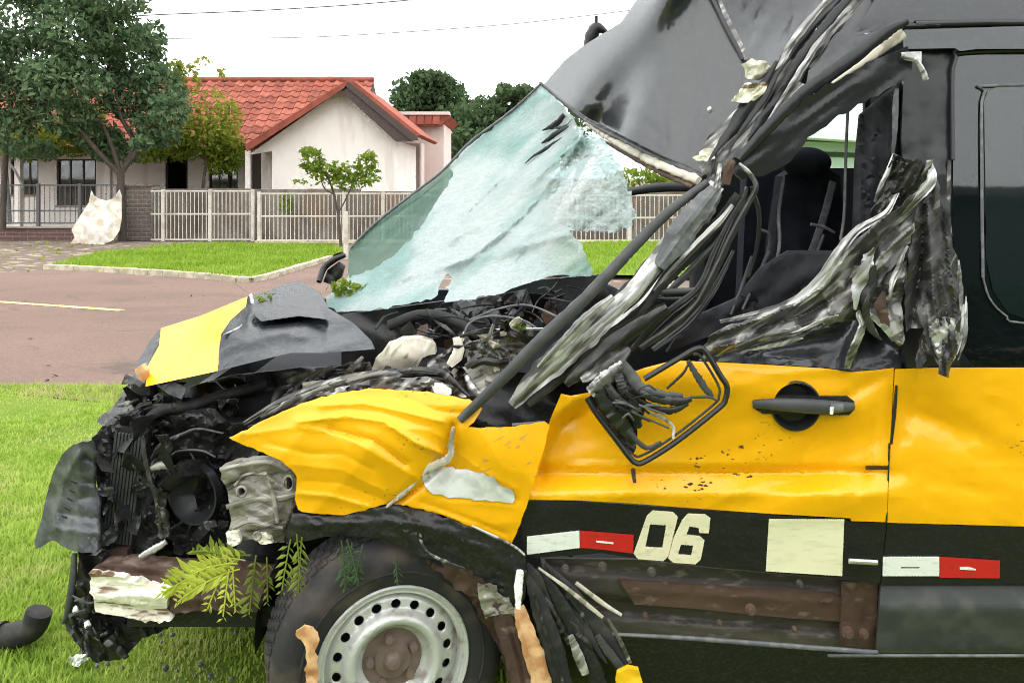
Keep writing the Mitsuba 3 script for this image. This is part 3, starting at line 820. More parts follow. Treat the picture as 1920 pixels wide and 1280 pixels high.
tree('leafy_tree', 'dense dark green tree with forking trunk before the house front', 'tree', crown,
     [([(229, 470, TY), (227, 380, TY), (226, 318, TY)], (16, 14)), ([(227, 330, TY), (180, 280, TY - .3), (140, 230, TY - .5), (100, 170, TY - .8)], (10, 6)), ([(226, 325, TY), (200, 250, TY), (160, 190, TY)], (9, 5)),
      ([(228, 322, TY), (268, 268, TY), (300, 220, TY)], (11, 6)), ([(228, 325, TY), (250, 260, TY + .4), (210, 190, TY + .4), (205, 60, TY)], (9, 4)), ([(250, 262, TY + .2), (225, 215, TY), (215, 150, TY)], (7, 4))],
     'dark_leaf', 'bark', 0.21, 11, per=1.6)
tree('leafy_tree', 'darker green tree cut off by the left edge of the photo', 'tree', edge_crown, [([(5, 430, TY), (8, 330, TY), (14, 230, TY)], (12, 10))], 'dark_leaf', 'bark', 0.21, 19, per=1.6)
YY = 26.3
yc = [(u, v, YY + r0.uniform(-.5, .5), ru, rv, 30, n) for (u, v, ru, rv, n) in [(140, 250, 90, 34, 620), (60, 262, 70, 30, 520), (160, 215, 50, 26, 330), (20, 240, 50, 30, 260), (350, 150, 28, 34, 170), (395, 190, 40, 26, 110), (330, 130, 20, 18, 120),
      (375, 245, 75, 34, 480), (430, 225, 26, 44, 260), (425, 272, 34, 32, 420), (330, 268, 66, 22, 380), (350, 210, 40, 20, 110), (270, 280, 50, 14, 180), (380, 115, 20, 9, 22), (420, 138, 14, 9, 18), (410, 300, 30, 18, 150)]]
tree('small_tree', 'thin yellowing tree straggling over the eaves and the red roof', 'tree', yc,
     [([(378, 470, YY), (380, 360, YY), (388, 290, YY), (395, 200, YY)], (7, 5)), ([(386, 300, YY), (330, 260, YY), (250, 285, YY)], (4, 3)), ([(388, 290, YY), (425, 250, YY), (430, 200, YY)], (4, 2)), ([(330, 262, YY), (160, 262, YY), (90, 262, YY)], (4, 2))],
     'yellow_leaf', 'bark', 0.2, 12, extra=[('green_leaves', 'lime_leaf', [(u + 6, v + 14, y + .1, ru, rv, d, n * .8) for (u, v, y, ru, rv, d, n) in yc if v > 240])])
t = thing('leaning_trunk', 'bare pale trunk leaning over the dark railing at the left edge', 'trunk')
add('stem', [ptube([(18, 420, 24.9), (14, 360, 24.9), (8, 300, 24.9)], (9, 8), jig=.05), ptube([(44, 352, 24.9), (28, 320, 24.9), (12, 298, 24.9)], (5, 4), jig=.05)], 'pale_bark', t)
SY = 21.5
sap = [(u, v, SY, ru, rv, 26, n) for (u, v, ru, rv, n) in [(585, 300, 26, 26, 150), (610, 320, 36, 20, 160), (650, 325, 36, 22, 180), (685, 310, 24, 24, 130), (660, 340, 40, 16, 110), (575, 285, 12, 10, 40), (690, 292, 14, 10, 30), (640, 345, 60, 14, 50), (700, 330, 16, 20, 40), (565, 340, 14, 6, 10)]]
tree('sapling', 'young thin tree with light green leaves before the gable wall', 'tree', sap,
     [([(640, 470, SY), (636, 420, SY), (632, 390, SY), (618, 340, SY), (590, 300, SY)], (6, 3)), ([(634, 400, SY), (650, 370, SY), (668, 330, SY)], (3, 2)), ([(626, 365, SY), (608, 352, SY), (600, 330, SY)], (3, 2))],
     'lime_leaf', 'bark', 0.17, 13)
add('stake', ptube([(649, 505, 18.5), (648, 396, 18.5)], 9, k=6), 'white_metal', None, label='pale wooden stake beside the young tree', cat='stake')
add('plant', leaves(clump(P(538, 382, 23.9), [.25, .2, .35], 120, 5), 0.13, 4), 'lime_leaf', None, label='light green plant behind the railing left of the sapling', cat='plant', smooth=False)
FT = 48.0
dt = [(u, v, FT + r0.uniform(-2, 2), ru, rv, 60, n) for (u, v, ru, rv, n) in [(800, 175, 62, 40, 1500), (770, 195, 36, 34, 700), (840, 190, 40, 44, 800), (805, 150, 40, 18, 600), (850, 225, 40, 30, 600)]]
tree('round_tree', 'rounded dark green tree behind the pink house', 'tree', dt, [([(805, 380, FT), (805, 220, FT)], (10, 8))], 'mid_leaf', 'bark', 0.42, 14)
dt = [(u, v, FT - 3 + r0.uniform(-2, 2), ru, rv, 60, n) for (u, v, ru, rv, n) in [(900, 220, 50, 40, 900), (960, 190, 40, 28, 700), (945, 170, 16, 12, 140), (880, 270, 46, 46, 900), (940, 250, 60, 50, 1000), (1010, 220, 50, 44, 800), (870, 310, 40, 50, 700), (980, 175, 24, 14, 250), (1060, 260, 60, 60, 700)]]
tree('dark_tree', 'dull dark tree rising behind the windscreen edge', 'tree', dt, [([(920, 400, FT - 3), (920, 240, FT - 3)], (12, 8))], 'mid_leaf', 'bark', 0.40, 15)
bs = [(u, v, 24.8, ru, rv, 40, n) for (u, v, ru, rv, n) in [(1190, 345, 60, 34, 420), (1260, 365, 60, 50, 500), (1130, 385, 60, 40, 320), (1340, 370, 70, 60, 420)]]
tree('bush', 'green bush behind the railing seen through the windscreen gap', 'bush', bs, [([(1230, 470, 24.8), (1230, 380, 24.8)], (8, 5))], 'lime_leaf', 'bark', 0.22, 16)
# a low pale building far off to the right, seen through the cabin's far window
shed = thing('shed', 'pale green building with white roof seen through the cabin window', 'building')
YS = 21.0
add('wall', prism([(1440, 262), (1760, 275), (1760, 460), (1440, 460)], YS, YS + 5), 'pale_green_wall', shed, smooth=False)
add('roof', prism([(1400, 236), (1760, 262), (1760, 274), (1400, 250)], YS - .8, YS + 5.5), 'white_roof', shed, smooth=False)
add('stripe', prism([(1440, 280), (1760, 292), (1760, 300), (1440, 290)], YS - .05, YS - .004), 'mid_leaf', shed, smooth=False)
for i, pts in enumerate([[(200, 34, 30), (290, 28, 30), (520, 18, 30), (770, 0, 30), (1200, -45, 30)], [(180, 76, 34), (350, 72, 34), (600, 69, 34), (900, 50, 34), (1080, 32, 34), (1400, -8, 34)]]):
    add('overhead_wire', ptube(pts, (2.4, 1.6)[i], k=5, n=40), 'wire_grey', None, label=('upper overhead wire crossing the white sky', 'thin lower overhead wire crossing the white sky')[i], cat='wire')
# what the van's side mirrors: a tiled house and trees on the photographer's side of the street
nb = thing('house', 'long brown roofed building behind the photographer, mirrored in the van windows', 'house')
add('wall', box(-10, 34, -24, -18, 0, 7.9), 'mirrored_wall', nb, smooth=False)
add('roof', trimesh.convex.convex_hull(np.array([[-11, -17.2, 7.9], [35, -17.2, 7.7], [-11, -25, 7.9], [35, -25, 7.9], [-11, -17.2, 8.5], [35, -17.2, 7.9], [-9, -21, 8.9], [33, -21, 8.3]])), 'brown_brick', nb, smooth=False)
hg = thing('hedge', 'dark clipped hedge behind the photographer along the verge', 'hedge')
add('trunk', tube([[-14, -7, .3], [30, -7, .3]], .08, n=30), 'bark', hg)
hq = rng.uniform([-14, -7.7, 0], [30, -6.3, 2.5], (26000, 3))
add('foliage', leaves(hq, 0.2, 71), 'hedge_leaf', hg, smooth=False)
for i, (x, s_) in enumerate(((-17, 3.4), (-25, 4.0))):
    tt = thing('street_tree', ('smaller leafy tree behind the photographer', 'larger leafy tree behind the photographer')[i], 'tree', 'trees behind the photographer')
    add('trunk', tube([[x, -16, 0], [x + .2, -16, 2], [x, -16, 4]], (.22, .14)), 'bark', tt)
    add('crown', leaves(clump([x, -16, 5], [s_, s_, 2.6], 2500, 40 + i), 0.5, 41 + i), 'dark_leaf', tt, smooth=False)


# ------------------------------------------------------------------ the wrecked van
van = thing('wrecked_van', 'black and yellow striped van with its front and cab torn open in a crash', 'van')
add_ = lambda n, m, mt, smooth=45, label=None, parent=None: add(n, m, mt, parent or van, smooth=smooth, label=label)
VD = 2.45


def side(u, v):
    """Distance of the van's flank: widest at the belt, leaning in above, curving away to the nose."""
    u, v = np.asarray(u, float), np.asarray(v, float)
    y = VD + 0.17 * np.clip((700 - v) / 700, 0, 1.4) ** 1.5 + 0.10 * np.clip((v - 980) / 300, 0, 2)
    return y + 0.34 * np.clip((880 - u) / 640, 0, 2) ** 2


def bump(u, v, cu, cv, su, sv, a, ang=0):
    c, s = math.cos(math.radians(ang)), math.sin(math.radians(ang))
    du, dv = (u - cu) * c + (v - cv) * s, -(u - cu) * s + (v - cv) * c
    return a * np.exp(-(du / su) ** 2 - (dv / sv) ** 2)


def flank(u, v):
    """The flank with its belt crease and the dents of the crash."""
    y = side(u, v)
    d = np.clip((1720 - u) / 120, 0, 1) * 0.85 + 0.15
    belt = np.interp(v, [820, 872, 884, 925, 950, 985], [0, -.004, 0.020, -0.034, -0.022, -0.006])
    y = y + belt * d
    y = y + bump(u, v, 1570, 845, 130, 50, .034, -28) + bump(u, v, 1380, 720, 150, 40, -.026, 8) + bump(u, v, 1300, 850, 120, 40, .012, 12) + bump(u, v, 1570, 700, 60, 40, .02, 25)
    y = y + bump(u, v, 1100, 800, 70, 90, .03, 30) + bump(u, v, 1120, 760, 60, 30, -.035, 35) + bump(u, v, 1050, 850, 36, 90, .03, 25) + bump(u, v, 1180, 905, 90, 36, -.012, -15)
    y = y + bump(u, v, 1480, 955, 90, 36, -.012, -20) + bump(u, v, 1330, 930, 120, 34, .012, 10)
    y = y + bump(u, v, 1780, 800, 100, 30, .030, 28) + bump(u, v, 1720, 750, 40, 60, .014) + bump(u, v, 1760, 720, 60, 30, -.01, -30)
    return y


# ---- flank panels behind the front door
R = 3300
add_('side_panel', sheet([(1679, 692), (1760, 689), (R, 689), (R, 986), (1920, 986), (1664, 979), (1668, 868), (1674, 780)], flank, 11, .004,
     fold=[([(1720, 690), (1712, 770), (1690, 830)], -.010, 8), ([(1725, 758), (1790, 790), (1830, 840)], .010, 12), ([(1670, 870), (1760, 862), (2200, 860)], -.004, 5), ([(1740, 905), (1860, 925)], -.006, 8)], wob=(0.003, 200, 70, 20, 4)), 'yellow_paint', 60)
add_('stripe_band', sheet([(1664, 980), (1920, 987), (R, 987), (R, 1094), (1652, 1094)], lambda u, v: flank(u, v) - .001, 12, .004, wob=(0.0015, 0, 60, 12, 5)), 'vinyl_black', 60, label='glossy black stripe along the lower flank behind the door')
sill_y = lambda u, v: side(u, v) + np.interp(v, [1094, 1098, 1138, 1144, 1222, 1226], [.03, .022, -.012, -.014, .004, .02])
add_('sill_cladding', sheet([(1652, 1097), (R, 1097), (R, 1224), (1643, 1224)], sill_y, 9, .01), 'grey_plastic', 30)
add_('sill_rail', ptube([(1600, 1228, VD + .06), (1700, 1228, VD + .06), (R, 1228, VD + .06)], 6, n=30), 'trim_grey')
add_('underbody_panel', sheet([(1150, 1190), (1640, 1226), (R, 1232), (R, 1420), (1180, 1420)], lambda u, v: side(u, v) + .06 + .0004 * (v - 1200), 30, .01, wob=(0.006, 0, 120, 40, 6)), 'black_plastic')
# ---- window of the passenger compartment
wy = lambda u, v: side(u, v) + .004
win = add_('side_window', sheet([(1789, 120), (1800, 104), (1822, 97), (R, 90), (R, 686), (1830, 688), (1806, 660), (1796, 560), (1786, 420)], wy, 24, .006), 'window_black', 40, label='dark glossy passenger window mirroring pale sky above dark ground')
add('pane', sheet([(1845, 190), (1852, 172), (1868, 163), (2700, 158), (2700, 600), (1935, 602), (1890, 585), (1862, 545), (1850, 490)], lambda u, v: wy(u, v) - .004, 24, .003), 'window_teal', win)
rim = [(1843, 520), (1841, 350), (1841, 190), (1850, 168), (1872, 160), (2300, 157), (2700, 157)]
add('pane_seal', ptube([(u, v, wy(u, v) - .006) for u, v in rim], 6, 5, n=60), 'trim_grey', win)
add('pane_seal', ptube([(u, v, wy(u, v) - .006) for u, v in [(1843, 520), (1856, 560), (1885, 590), (1935, 606), (2300, 608)]], 4, n=40), 'trim_grey', win)
add('window_seal', ptube([(u, v, wy(u, v) - .006) for u, v in [(1786, 300), (1786, 130), (1797, 106), (1824, 97), (2200, 92), (R, 92)]], 9, n=80), 'satin_black', win)
# ---- roof edge, gutter, roof
ry = lambda u, v: np.interp(v, [-260, -200, -120, -40, 40], [3.5, 3.0, 2.78, 2.68, 2.64])
add_('roof_side', sheet([(1640, -260), (R, -260), (R, 38), (1920, 41), (1700, 46), (1650, 58), (1600, 66), (1640, 0)], ry, 22, .005, wob=(.002, 10, 200, 60, 8)), 'dark_paint', 60)
add_('gutter', ptube([(1690, 50, 2.63), (1760, 48, 2.63), (1850, 44, 2.63), (R, 36, 2.63)], (14, 15), n=40), 'satin_black')
add_('roof_rail_panel', sheet([(1694, 56), (1920, 49), (R, 44), (R, 88), (1830, 92), (1800, 96), (1790, 90), (1696, 92)], lambda u, v: side(u, v) - .01 + .0006 * (70 - v), 14, .005, fold=[([(1700, 84), (1760, 80), (1815, 70)], -.004, 6)]), 'dark_paint', 60)
add_('pillar', sheet([(1696, 93), (1790, 92), (1783, 150), (1784, 300), (1792, 560), (1800, 688), (1700, 690), (1690, 600), (1700, 400), (1690, 260)], lambda u, v: side(u, v) + .012, 12, .01, fold=[([(1770, 290), (1770, 420), (1790, 560)], .012, 8), ([(1735, 130), (1735, 400)], -.01, 14)], wob=(.004, 85, 150, 20, 9)), 'satin_black')
add_('pillar_edge', pribbon([(1780, 300, 2.52), (1779, 380, 2.51), (1782, 430, 2.50), (1790, 520, 2.49), (1800, 590, 2.48)], (6, 8, 12, 12, 7), seed=3), 'scraped_metal')
# ---- shell of the van out of sight: floor, far flank, bulkhead, tail
FD = VD + 2.0
add_('far_side', [box(0.98, 3.75, FD, FD + .03, 0.45, 1.80), box(0.98, 1.50, FD, FD + .03, 1.80, 2.5), box(1.84, 3.75, FD, FD + .03, 1.80, 2.5), box(1.50, 1.84, FD, FD + .03, 2.2, 2.5)], 'cabin_dark', False)
add_('far_window', trimesh.Trimesh(np.array([[1.5, FD + .01, 1.8], [1.84, FD + .01, 1.8], [1.84, FD + .01, 2.2], [1.5, FD + .01, 2.2]]), np.array([[0, 1, 2], [0, 2, 3]])), 'cabin_window', False, label='green tinted cabin window on the far side')
add_('floor', box(.2, 3.75, VD + .2, FD, 0.42, 0.5), 'cabin_dark', False)
add_('tail', box(3.75, 3.8, VD + .15, FD, 0.42, 2.55), 'cabin_dark', False)
add_('roof_top', box(1.12, 3.8, 3.05, FD, 2.56, 2.60), 'dark_paint', False)
add_('bulkhead', box(1.86, 1.90, VD + .2, FD - .02, 0.5, 2.5), 'cabin_dark', False)

# ---- front door
dl = [([(1640, 700), (1560, 770), (1500, 860), (1490, 872)], -.010, 22), ([(1320, 950), (1440, 900), (1600, 886)], .008, 12), ([(1010, 880), (1100, 860), (1200, 868)], -.010, 9), ([(1680, 690), (1600, 740), (1560, 760)], -.012, 14), ([(1668, 1000), (1672, 700)], -.002, 3), ([(1640, 760), (1634, 870)], -.006, 5), ([(1604, 930), (1616, 900), (1630, 884)], -.008, 7),
      ([(1105, 765), (1050, 800), (1022, 850), (1010, 890)], -.035, 12), ([(1085, 745), (1040, 780), (1024, 812)], .018, 10), ([(1130, 790), (1180, 870)], .014, 16),
      ([(990, 898), (1180, 895), (1330, 884), (1620, 872)], -.004, 5), ([(1580, 690), (1480, 700), (1380, 690)], .010, 10)]
door_top = [(1070, 742), (1110, 735), (1150, 712), (1208, 690), (1262, 676), (1345, 679), (1440, 684), (1540, 690), (1600, 697), (1640, 694), (1676, 690)]
add_('door', sheet(Polygon(door_top + [(1672, 780), (1666, 868), (1663, 978), (1596, 976), (1596, 971), (1584, 970), (1440, 962), (1300, 952), (1170, 942), (1080, 937), (990, 936), (1010, 860), (1030, 790), (1052, 738)], [[(1492 + 42 * math.cos(t), 760 + 42 * math.sin(t)) for t in np.linspace(0, 2 * np.pi, 28, endpoint=False)]]), flank, 8, .004, fold=dl, wob=(0.004, 165, 260, 90, 11, 2)), 'yellow_paint', 60)
bandy = lambda u, v: flank(u, v) - .0015
add_('door_stripe', sheet([(990, 938), (1080, 939), (1170, 944), (1300, 954), (1440, 964), (1584, 972), (1594, 978), (1662, 980), (1650, 1092), (1580, 1084), (1440, 1072), (1330, 1062), (1190, 1046), (1130, 1036), (988, 1046), (980, 1020), (978, 975)], bandy, 9, .004, fold=dl, wob=(0.002, 0, 60, 14, 12)), 'vinyl_black', 60, label='black stripe across the lower door carrying the number')
# dark strips for the gap lines of the door, and its hinge pin marks
add_('door_dark_strip', ptube([(1681, 722, VD - .004), (1678, 760, VD - .004), (1671, 832, VD - .006)], (5, 8, 5), n=20), 'satin_black')
add_('door_dark_strip', ptube([(1667, 830, VD - .003), (1666, 880, VD - .001), (1662, 980, VD - .012)], 3, n=20), 'satin_black')
add_('door_notch', sheet([(1624, 873), (1668, 873), (1668, 880), (1624, 880)], lambda u, v: flank(u, v) - .006, 8, .004), 'rusty_metal')
add_('rivet', ptube([(1187, 878, VD - .03), (1188, 890, VD - .03), (1190, 904, VD - .03)], (9, 8, 6)), 'rusty_metal', label='rusty bolt under the broken mirror')


def marks(poly, n, size, seed):
    """Chips of bare, rusty metal with their own outline, standing on the paint."""
    r = np.random.default_rng(seed); po = Polygon(poly); x0, y0, x1, y1 = po.bounds; out = []
    while len(out) < n:
        u, v = r.uniform(x0, x1), r.uniform(y0, y1)
        if po.contains(Point(u, v)):
            a = np.sort(r.uniform(0, 2 * np.pi, 7)); s = size * r.uniform(.3, 1.2)
            q = [(u + s * r.uniform(.5, 1.3) * math.cos(t) * 1.6, v + s * r.uniform(.4, 1) * math.sin(t)) for t in a]
            if Polygon(q).is_valid and Polygon(q).area > 1:
                d = flank(np.array([u]), np.array([v]))[0] - folds(np.array([u]), np.array([v]), dl)[0] - .003
                out.append(sheet(q, lambda uu, vv: np.full(np.shape(uu), d), 5, .003))
    return out


add_('paint_chips', marks([(1270, 855), (1400, 835), (1410, 900), (1280, 915)], 36, 3.2, 2) + marks([(1200, 890), (1340, 890), (1330, 925), (1210, 915)], 16, 2.6, 3), 'rusty_metal', False)
labels[[k for k in scene if k.endswith('paint_chips')][0]] = {'kind': 'stuff'}
# handle
hy = VD - .012
add_('handle_cup', lathe([(0.001, .03), (.052, .028), (.062, .006), (.067, -.006), (.072, -.004), (.072, .004)], 48).apply_translation(P(1492, 760, hy)), 'satin_black', 30)
add_('handle_mount', sheet([(1412, 745), (1425, 741), (1590, 743), (1602, 752), (1602, 768), (1592, 778), (1430, 775), (1412, 764)], lambda u, v: np.full(np.shape(u), hy - .004), 8, .012), 'black_plastic', 40)
add_('handle_grip', ptube([(1413, 757, hy - .006), (1440, 757, hy - .026), (1500, 760, hy - .036), (1555, 763, hy - .026), (1600, 762, hy - .008)], (16, 24, 28, 26, 16), (10, 16, 20, 16, 10), n=30, k=12), 'grey_plastic')
add_('handle_lock', ptube([(1556, 764, hy - .036), (1580, 764, hy - .028)], (18, 16), 8, k=10), 'trim_grey')
add_('handle_scrape', ptube([(1560, 762, hy - .04), (1559, 776, hy - .04)], (8, 6), 4), 'decal_white')
# crushed skin of the door above the waist, scraped bright along the folds
uy = lambda u, v: side(u, v) + .015 + .0010 * np.clip(692 - v, 0, 90) + bump(u, v, 1560, 640, 120, 40, .03) - bump(u, v, 1600, 480, 60, 90, .02)
add_('door_upper_skin', sheet([(1318, 668), (1330, 640), (1370, 612), (1450, 590), (1520, 566), (1575, 545), (1640, 560), (1690, 580), (1690, 690), (1676, 690), (1640, 693), (1600, 695), (1540, 688), (1440, 682), (1345, 677), (1310, 676)],
     uy, 6, .004, fold=[([(1585, 690), (1600, 650), (1618, 600), (1610, 560)], .05, 9), ([(1615, 585), (1650, 610), (1685, 645)], .045, 8), ([(1640, 640), (1632, 600), (1618, 590)], -.05, 9), ([(1400, 660), (1470, 635), (1560, 615)], .018, 7), ([(1330, 660), (1440, 618), (1560, 585)], .02, 7), ([(1440, 668), (1520, 672)], .014, 6)],
     wob=(.004, -14, 150, 22, 14, 2)), 'dark_paint', 50)
add_('door_torn_skin', sheet(rag([(1600, 455), (1640, 425), (1700, 400), (1716, 425), (1700, 480), (1692, 560), (1694, 650), (1676, 640), (1650, 606), (1622, 585), (1592, 580), (1570, 545), (1585, 500)], 4, seed=6),
     lambda u, v: side(u, v) - .02 + bump(u, v, 1650, 560, 40, 20, .05), 5, .003, fold=[([(1600, 520), (1650, 540), (1690, 520)], .02, 10), ([(1595, 575), (1660, 565), (1690, 600)], .03, 8), ([(1690, 640), (1690, 560), (1704, 440)], .02, 7)], wob=(.022, 60, 90, 34, 16, 2)), 'scraped_metal', 28)
add_('door_bent_edge', pribbon([(1684, 360, 2.45), (1660, 400, 2.43), (1610, 430, 2.42), (1570, 478, 2.40), (1535, 532, 2.40), (1490, 566, 2.40), (1430, 585, 2.41), (1350, 603, 2.44)], (6, 12, 16, 22, 24, 18, 10, 6), seed=9), 'bright_torn_metal', 35, label='bright torn edge sweeping down across the door')
add_('door_bent_edge', pribbon([(1742, 300, 2.42), (1748, 330, 2.40), (1738, 352, 2.40), (1708, 382, 2.41), (1690, 405, 2.42)], (8, 18, 20, 16, 6), seed=10), 'bright_torn_metal', 35)
add_('door_fold', pribbon([(1588, 690, 2.44), (1600, 655, 2.41), (1618, 612, 2.40), (1612, 588, 2.41), (1640, 596, 2.40), (1668, 622, 2.40), (1690, 646, 2.42)], (10, 16, 14, 12, 12, 12, 8), seed=12), 'bright_torn_metal', 35, label='pale bent flap standing out of the crushed door skin')
add_('torn_strip', sheet(rag([(1716, 400), (1745, 335), (1762, 340), (1772, 420), (1792, 470), (1804, 560), (1806, 620), (1790, 670), (1776, 706), (1764, 704), (1752, 668), (1738, 660), (1728, 694), (1716, 690), (1722, 640), (1736, 610), (1700, 625), (1696, 560), (1706, 450)], 2.5, seed=7),
     lambda u, v: 2.40 + .0002 * (500 - v) + .0004 * np.abs(u - 1750), 5, .003, fold=[([(1735, 360), (1728, 480), (1712, 600)], -.03, 10), ([(1766, 350), (1778, 480), (1796, 600), (1772, 700)], .025, 9)], wob=(.014, 80, 130, 26, 18, 2)), 'scraped_dark_metal', 30, label='dark crumpled strip of roof skin hanging down over the window')
add_('torn_strip', sheet(rag([(1742, 612), (1770, 590), (1798, 596), (1805, 628), (1792, 668), (1776, 707), (1766, 703), (1760, 664), (1744, 650), (1728, 696), (1720, 690), (1728, 650)], 2, seed=8),
     lambda u, v: 2.375 + .0004 * np.abs(u - 1770), 5, .003, wob=(.012, 75, 50, 10, 19)), 'bright_torn_metal', 35, label='silvery ragged tip of the hanging strip')

# ---- torn roof front, folded down over the cab
rA = np.linalg.solve(np.array([[1330, 332, 1], [1400, 110, 1], [1340, -20, 1.0]]), [2.60, 2.78, 2.98])


def rf(u, v):
    """The folded roof front: a flat face, a trough along its left side, and the edge rolled away behind it."""
    a = np.array([1235., -20]); d = np.array([-125., 235]); d /= np.linalg.norm(d)
    s = -((u - a[0]) * d[1] - (v - a[1]) * d[0]) * -1
    y = rA[0] * u + rA[1] * v + rA[2]
    y = y + 0.0050 * 22 * np.logaddexp(0, -s / 22)
    return y + np.exp(-((s - 18) / 38) ** 2) * 0.0016 * (v - 80)
add_('roof_front', sheet([(1215, -30), (1340, -30), (1344, 0), (1372, 50), (1400, 108), (1392, 182), (1362, 250), (1338, 335), (1290, 312), (1230, 286), (1160, 250), (1105, 222), (1060, 192), (1020, 158), (1060, 112), (1100, 82), (1165, 42)],
     rf, 8, .004, fold=[([(1255, 0), (1252, 120), (1245, 290)], .006, 6), ([(1262, 0), (1260, 120), (1254, 290)], -.005, 5), ([(1080, 185), (1150, 222), (1240, 268)], .008, 8), ([(1320, 200), (1300, 300)], .014, 6), ([(1296, -20), (1310, 120), (1352, 250)], .008, 5), ([(1110, 200), (1200, 200), (1250, 250)], .012, 7), ([(1160, 110), (1230, 180), (1250, 280)], .010, 6)], wob=(.0012, 60, 260, 120, 21, 1)), 'roof_paint', 60, label='dark glossy front of the roof folded down over the windscreen')
add_('roof_seam', pribbon([(1338, -25, 2.96), (1362, 30, 2.87), (1385, 78, 2.80), (1400, 112, 2.76)], (8, 9, 10, 9), seed=2), 'scraped_metal')
add_('roof_seam', ptube([(1324, -25, 2.975), (1352, 30, 2.88), (1380, 84, 2.80), (1393, 112, 2.765)], (8, 9, 10, 6), 6, n=24), 'satin_black')
add_('roof_hollow', sheet([(1342, -30), (1600, -30), (1560, 10), (1500, 90), (1440, 190), (1388, 190), (1396, 112), (1372, 50)], [(1342, -30, 3.0), (1402, 112, 2.80), (1600, -30, 2.80), (1455, 118, 2.76), (1450, 20, 3.0)], 10, .004, wob=(.014, -60, 120, 22, 22)), 'dark_paint', 50)
# the crumpled edge of the roof above the door, plate by plate
add_('roof_edge_skin', sheet(rag([(1336, 336), (1306, 318), (1318, 262), (1360, 222), (1404, 190), (1440, 182), (1515, 150), (1512, 172), (1478, 212), (1420, 268), (1372, 302), (1360, 345)], 4, seed=9),
     [(1336, 336, 2.56), (1310, 290, 2.60), (1400, 190, 2.66), (1515, 150, 2.62), (1420, 268, 2.56), (1365, 320, 2.54)], 5, .003, wob=(.012, -50, 120, 22, 23, 2)), 'scraped_metal', 30, label='scraped crumpled roof edge above the door')
add_('roof_fold', pribbon([(1590, -20, 2.70), (1550, 20, 2.68), (1500, 72, 2.66), (1470, 118, 2.65), (1440, 168, 2.63), (1400, 232, 2.60), (1352, 290, 2.57), (1336, 330, 2.55)], (12, 18, 26, 24, 30, 34, 24, 14), seed=13), 'scraped_dark_metal', 35)
add_('roof_fold', pribbon([(1570, -20, 2.66), (1532, 22, 2.65), (1484, 82, 2.63), (1462, 124, 2.62), (1436, 140, 2.62)], (8, 10, 16, 12, 6), seed=14), 'bright_torn_metal', 35)
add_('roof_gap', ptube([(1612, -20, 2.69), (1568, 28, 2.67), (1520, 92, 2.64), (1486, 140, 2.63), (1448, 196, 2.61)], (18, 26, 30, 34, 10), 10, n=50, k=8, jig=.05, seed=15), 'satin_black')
for i, (pts, w) in enumerate([([(1635, -20, 2.68), (1590, 30, 2.66), (1530, 96, 2.63), (1490, 160, 2.61), (1450, 212, 2.60)], 7), ([(1620, -20, 2.67), (1580, 30, 2.65), (1516, 108, 2.62)], 6), ([(1650, -10, 2.69), (1612, 30, 2.67), (1560, 88, 2.64), (1520, 128, 2.62)], 6)]):
    add_('roof_rib', pribbon(pts, w * 1.6, seed=20 + i), 'scraped_metal', 35)
add_('roof_side_flap', sheet([(1650, 56), (1690, 46), (1684, 62), (1640, 86), (1590, 116), (1524, 166), (1512, 158), (1516, 132), (1560, 96), (1600, 70)], [(1690, 46, 2.62), (1650, 56, 2.63), (1512, 158, 2.59), (1600, 80, 2.62), (1640, 86, 2.61)], 7, .004, wob=(.004, -35, 60, 20, 25)), 'dark_paint', 50)
add_('roof_side_skin', sheet([(1600, -30), (1645, -30), (1640, 20), (1650, 54), (1600, 70), (1560, 96), (1520, 128), (1545, 92), (1585, 40)], [(1600, -30, 2.70), (1645, -30, 2.70), (1650, 54, 2.645), (1520, 128, 2.63)], 8, .004, wob=(.008, -45, 80, 18, 26)), 'dark_paint', 50)
add_('door_frame_seal', ptube([(1700, 40, 2.59), (1664, 58, 2.58), (1622, 92, 2.57), (1560, 136, 2.55), (1506, 176, 2.54), (1440, 240, 2.53), (1385, 300, 2.52)], (14, 24, 26, 26, 24, 22, 14), 12, n=60, jig=.05, seed=27), 'satin_black')
add_('door_frame_rim', ptube([(1694, 62, 2.55), (1660, 88, 2.54), (1612, 122, 2.53), (1560, 156, 2.525)], (20, 18, 10, 4), 8, n=30, jig=.12, seed=28), 'beige_plastic')
add_('door_frame', sheet(rag([(1704, 88), (1712, 120), (1700, 150), (1660, 172), (1606, 200), (1560, 226), (1512, 262), (1486, 300), (1440, 330), (1392, 336), (1366, 320), (1376, 300), (1424, 268), (1480, 216), (1514, 180), (1570, 150), (1640, 112), (1690, 92)], 2, seed=10),
     lambda u, v: 2.53 - .0001 * (u - 1500), 7, .02, wob=(.005, -36, 200, 22, 29, 2)), 'satin_black', 35, label='black bent upper frame of the front door')
add_('frame_corner', ptube([(1690, 105, 2.49), (1715, 112, 2.48), (1730, 132, 2.48), (1736, 150, 2.48)], (8, 9, 11, 12), 8, n=24), 'bright_torn_metal')
add_('frame_cap', sheet([(1690, 98), (1728, 96), (1728, 128), (1714, 116), (1696, 112)], 2.50, 8, .004, wob=(.004, 0, 20, 20, 30)), 'bare_primer')
add_('frame_post', sheet([(1660, 176), (1706, 140), (1740, 150), (1744, 300), (1716, 392), (1640, 430), (1600, 440), (1604, 300), (1612, 215)], lambda u, v: 2.62 - .0002 * (u - 1600), 8, .01, fold=[([(1680, 170), (1672, 300)], .04, 8), ([(1640, 200), (1626, 420)], .03, 10), ([(1710, 170), (1700, 300)], -.03, 12)], wob=(.010, 88, 120, 12, 31)), 'cabin_dark')
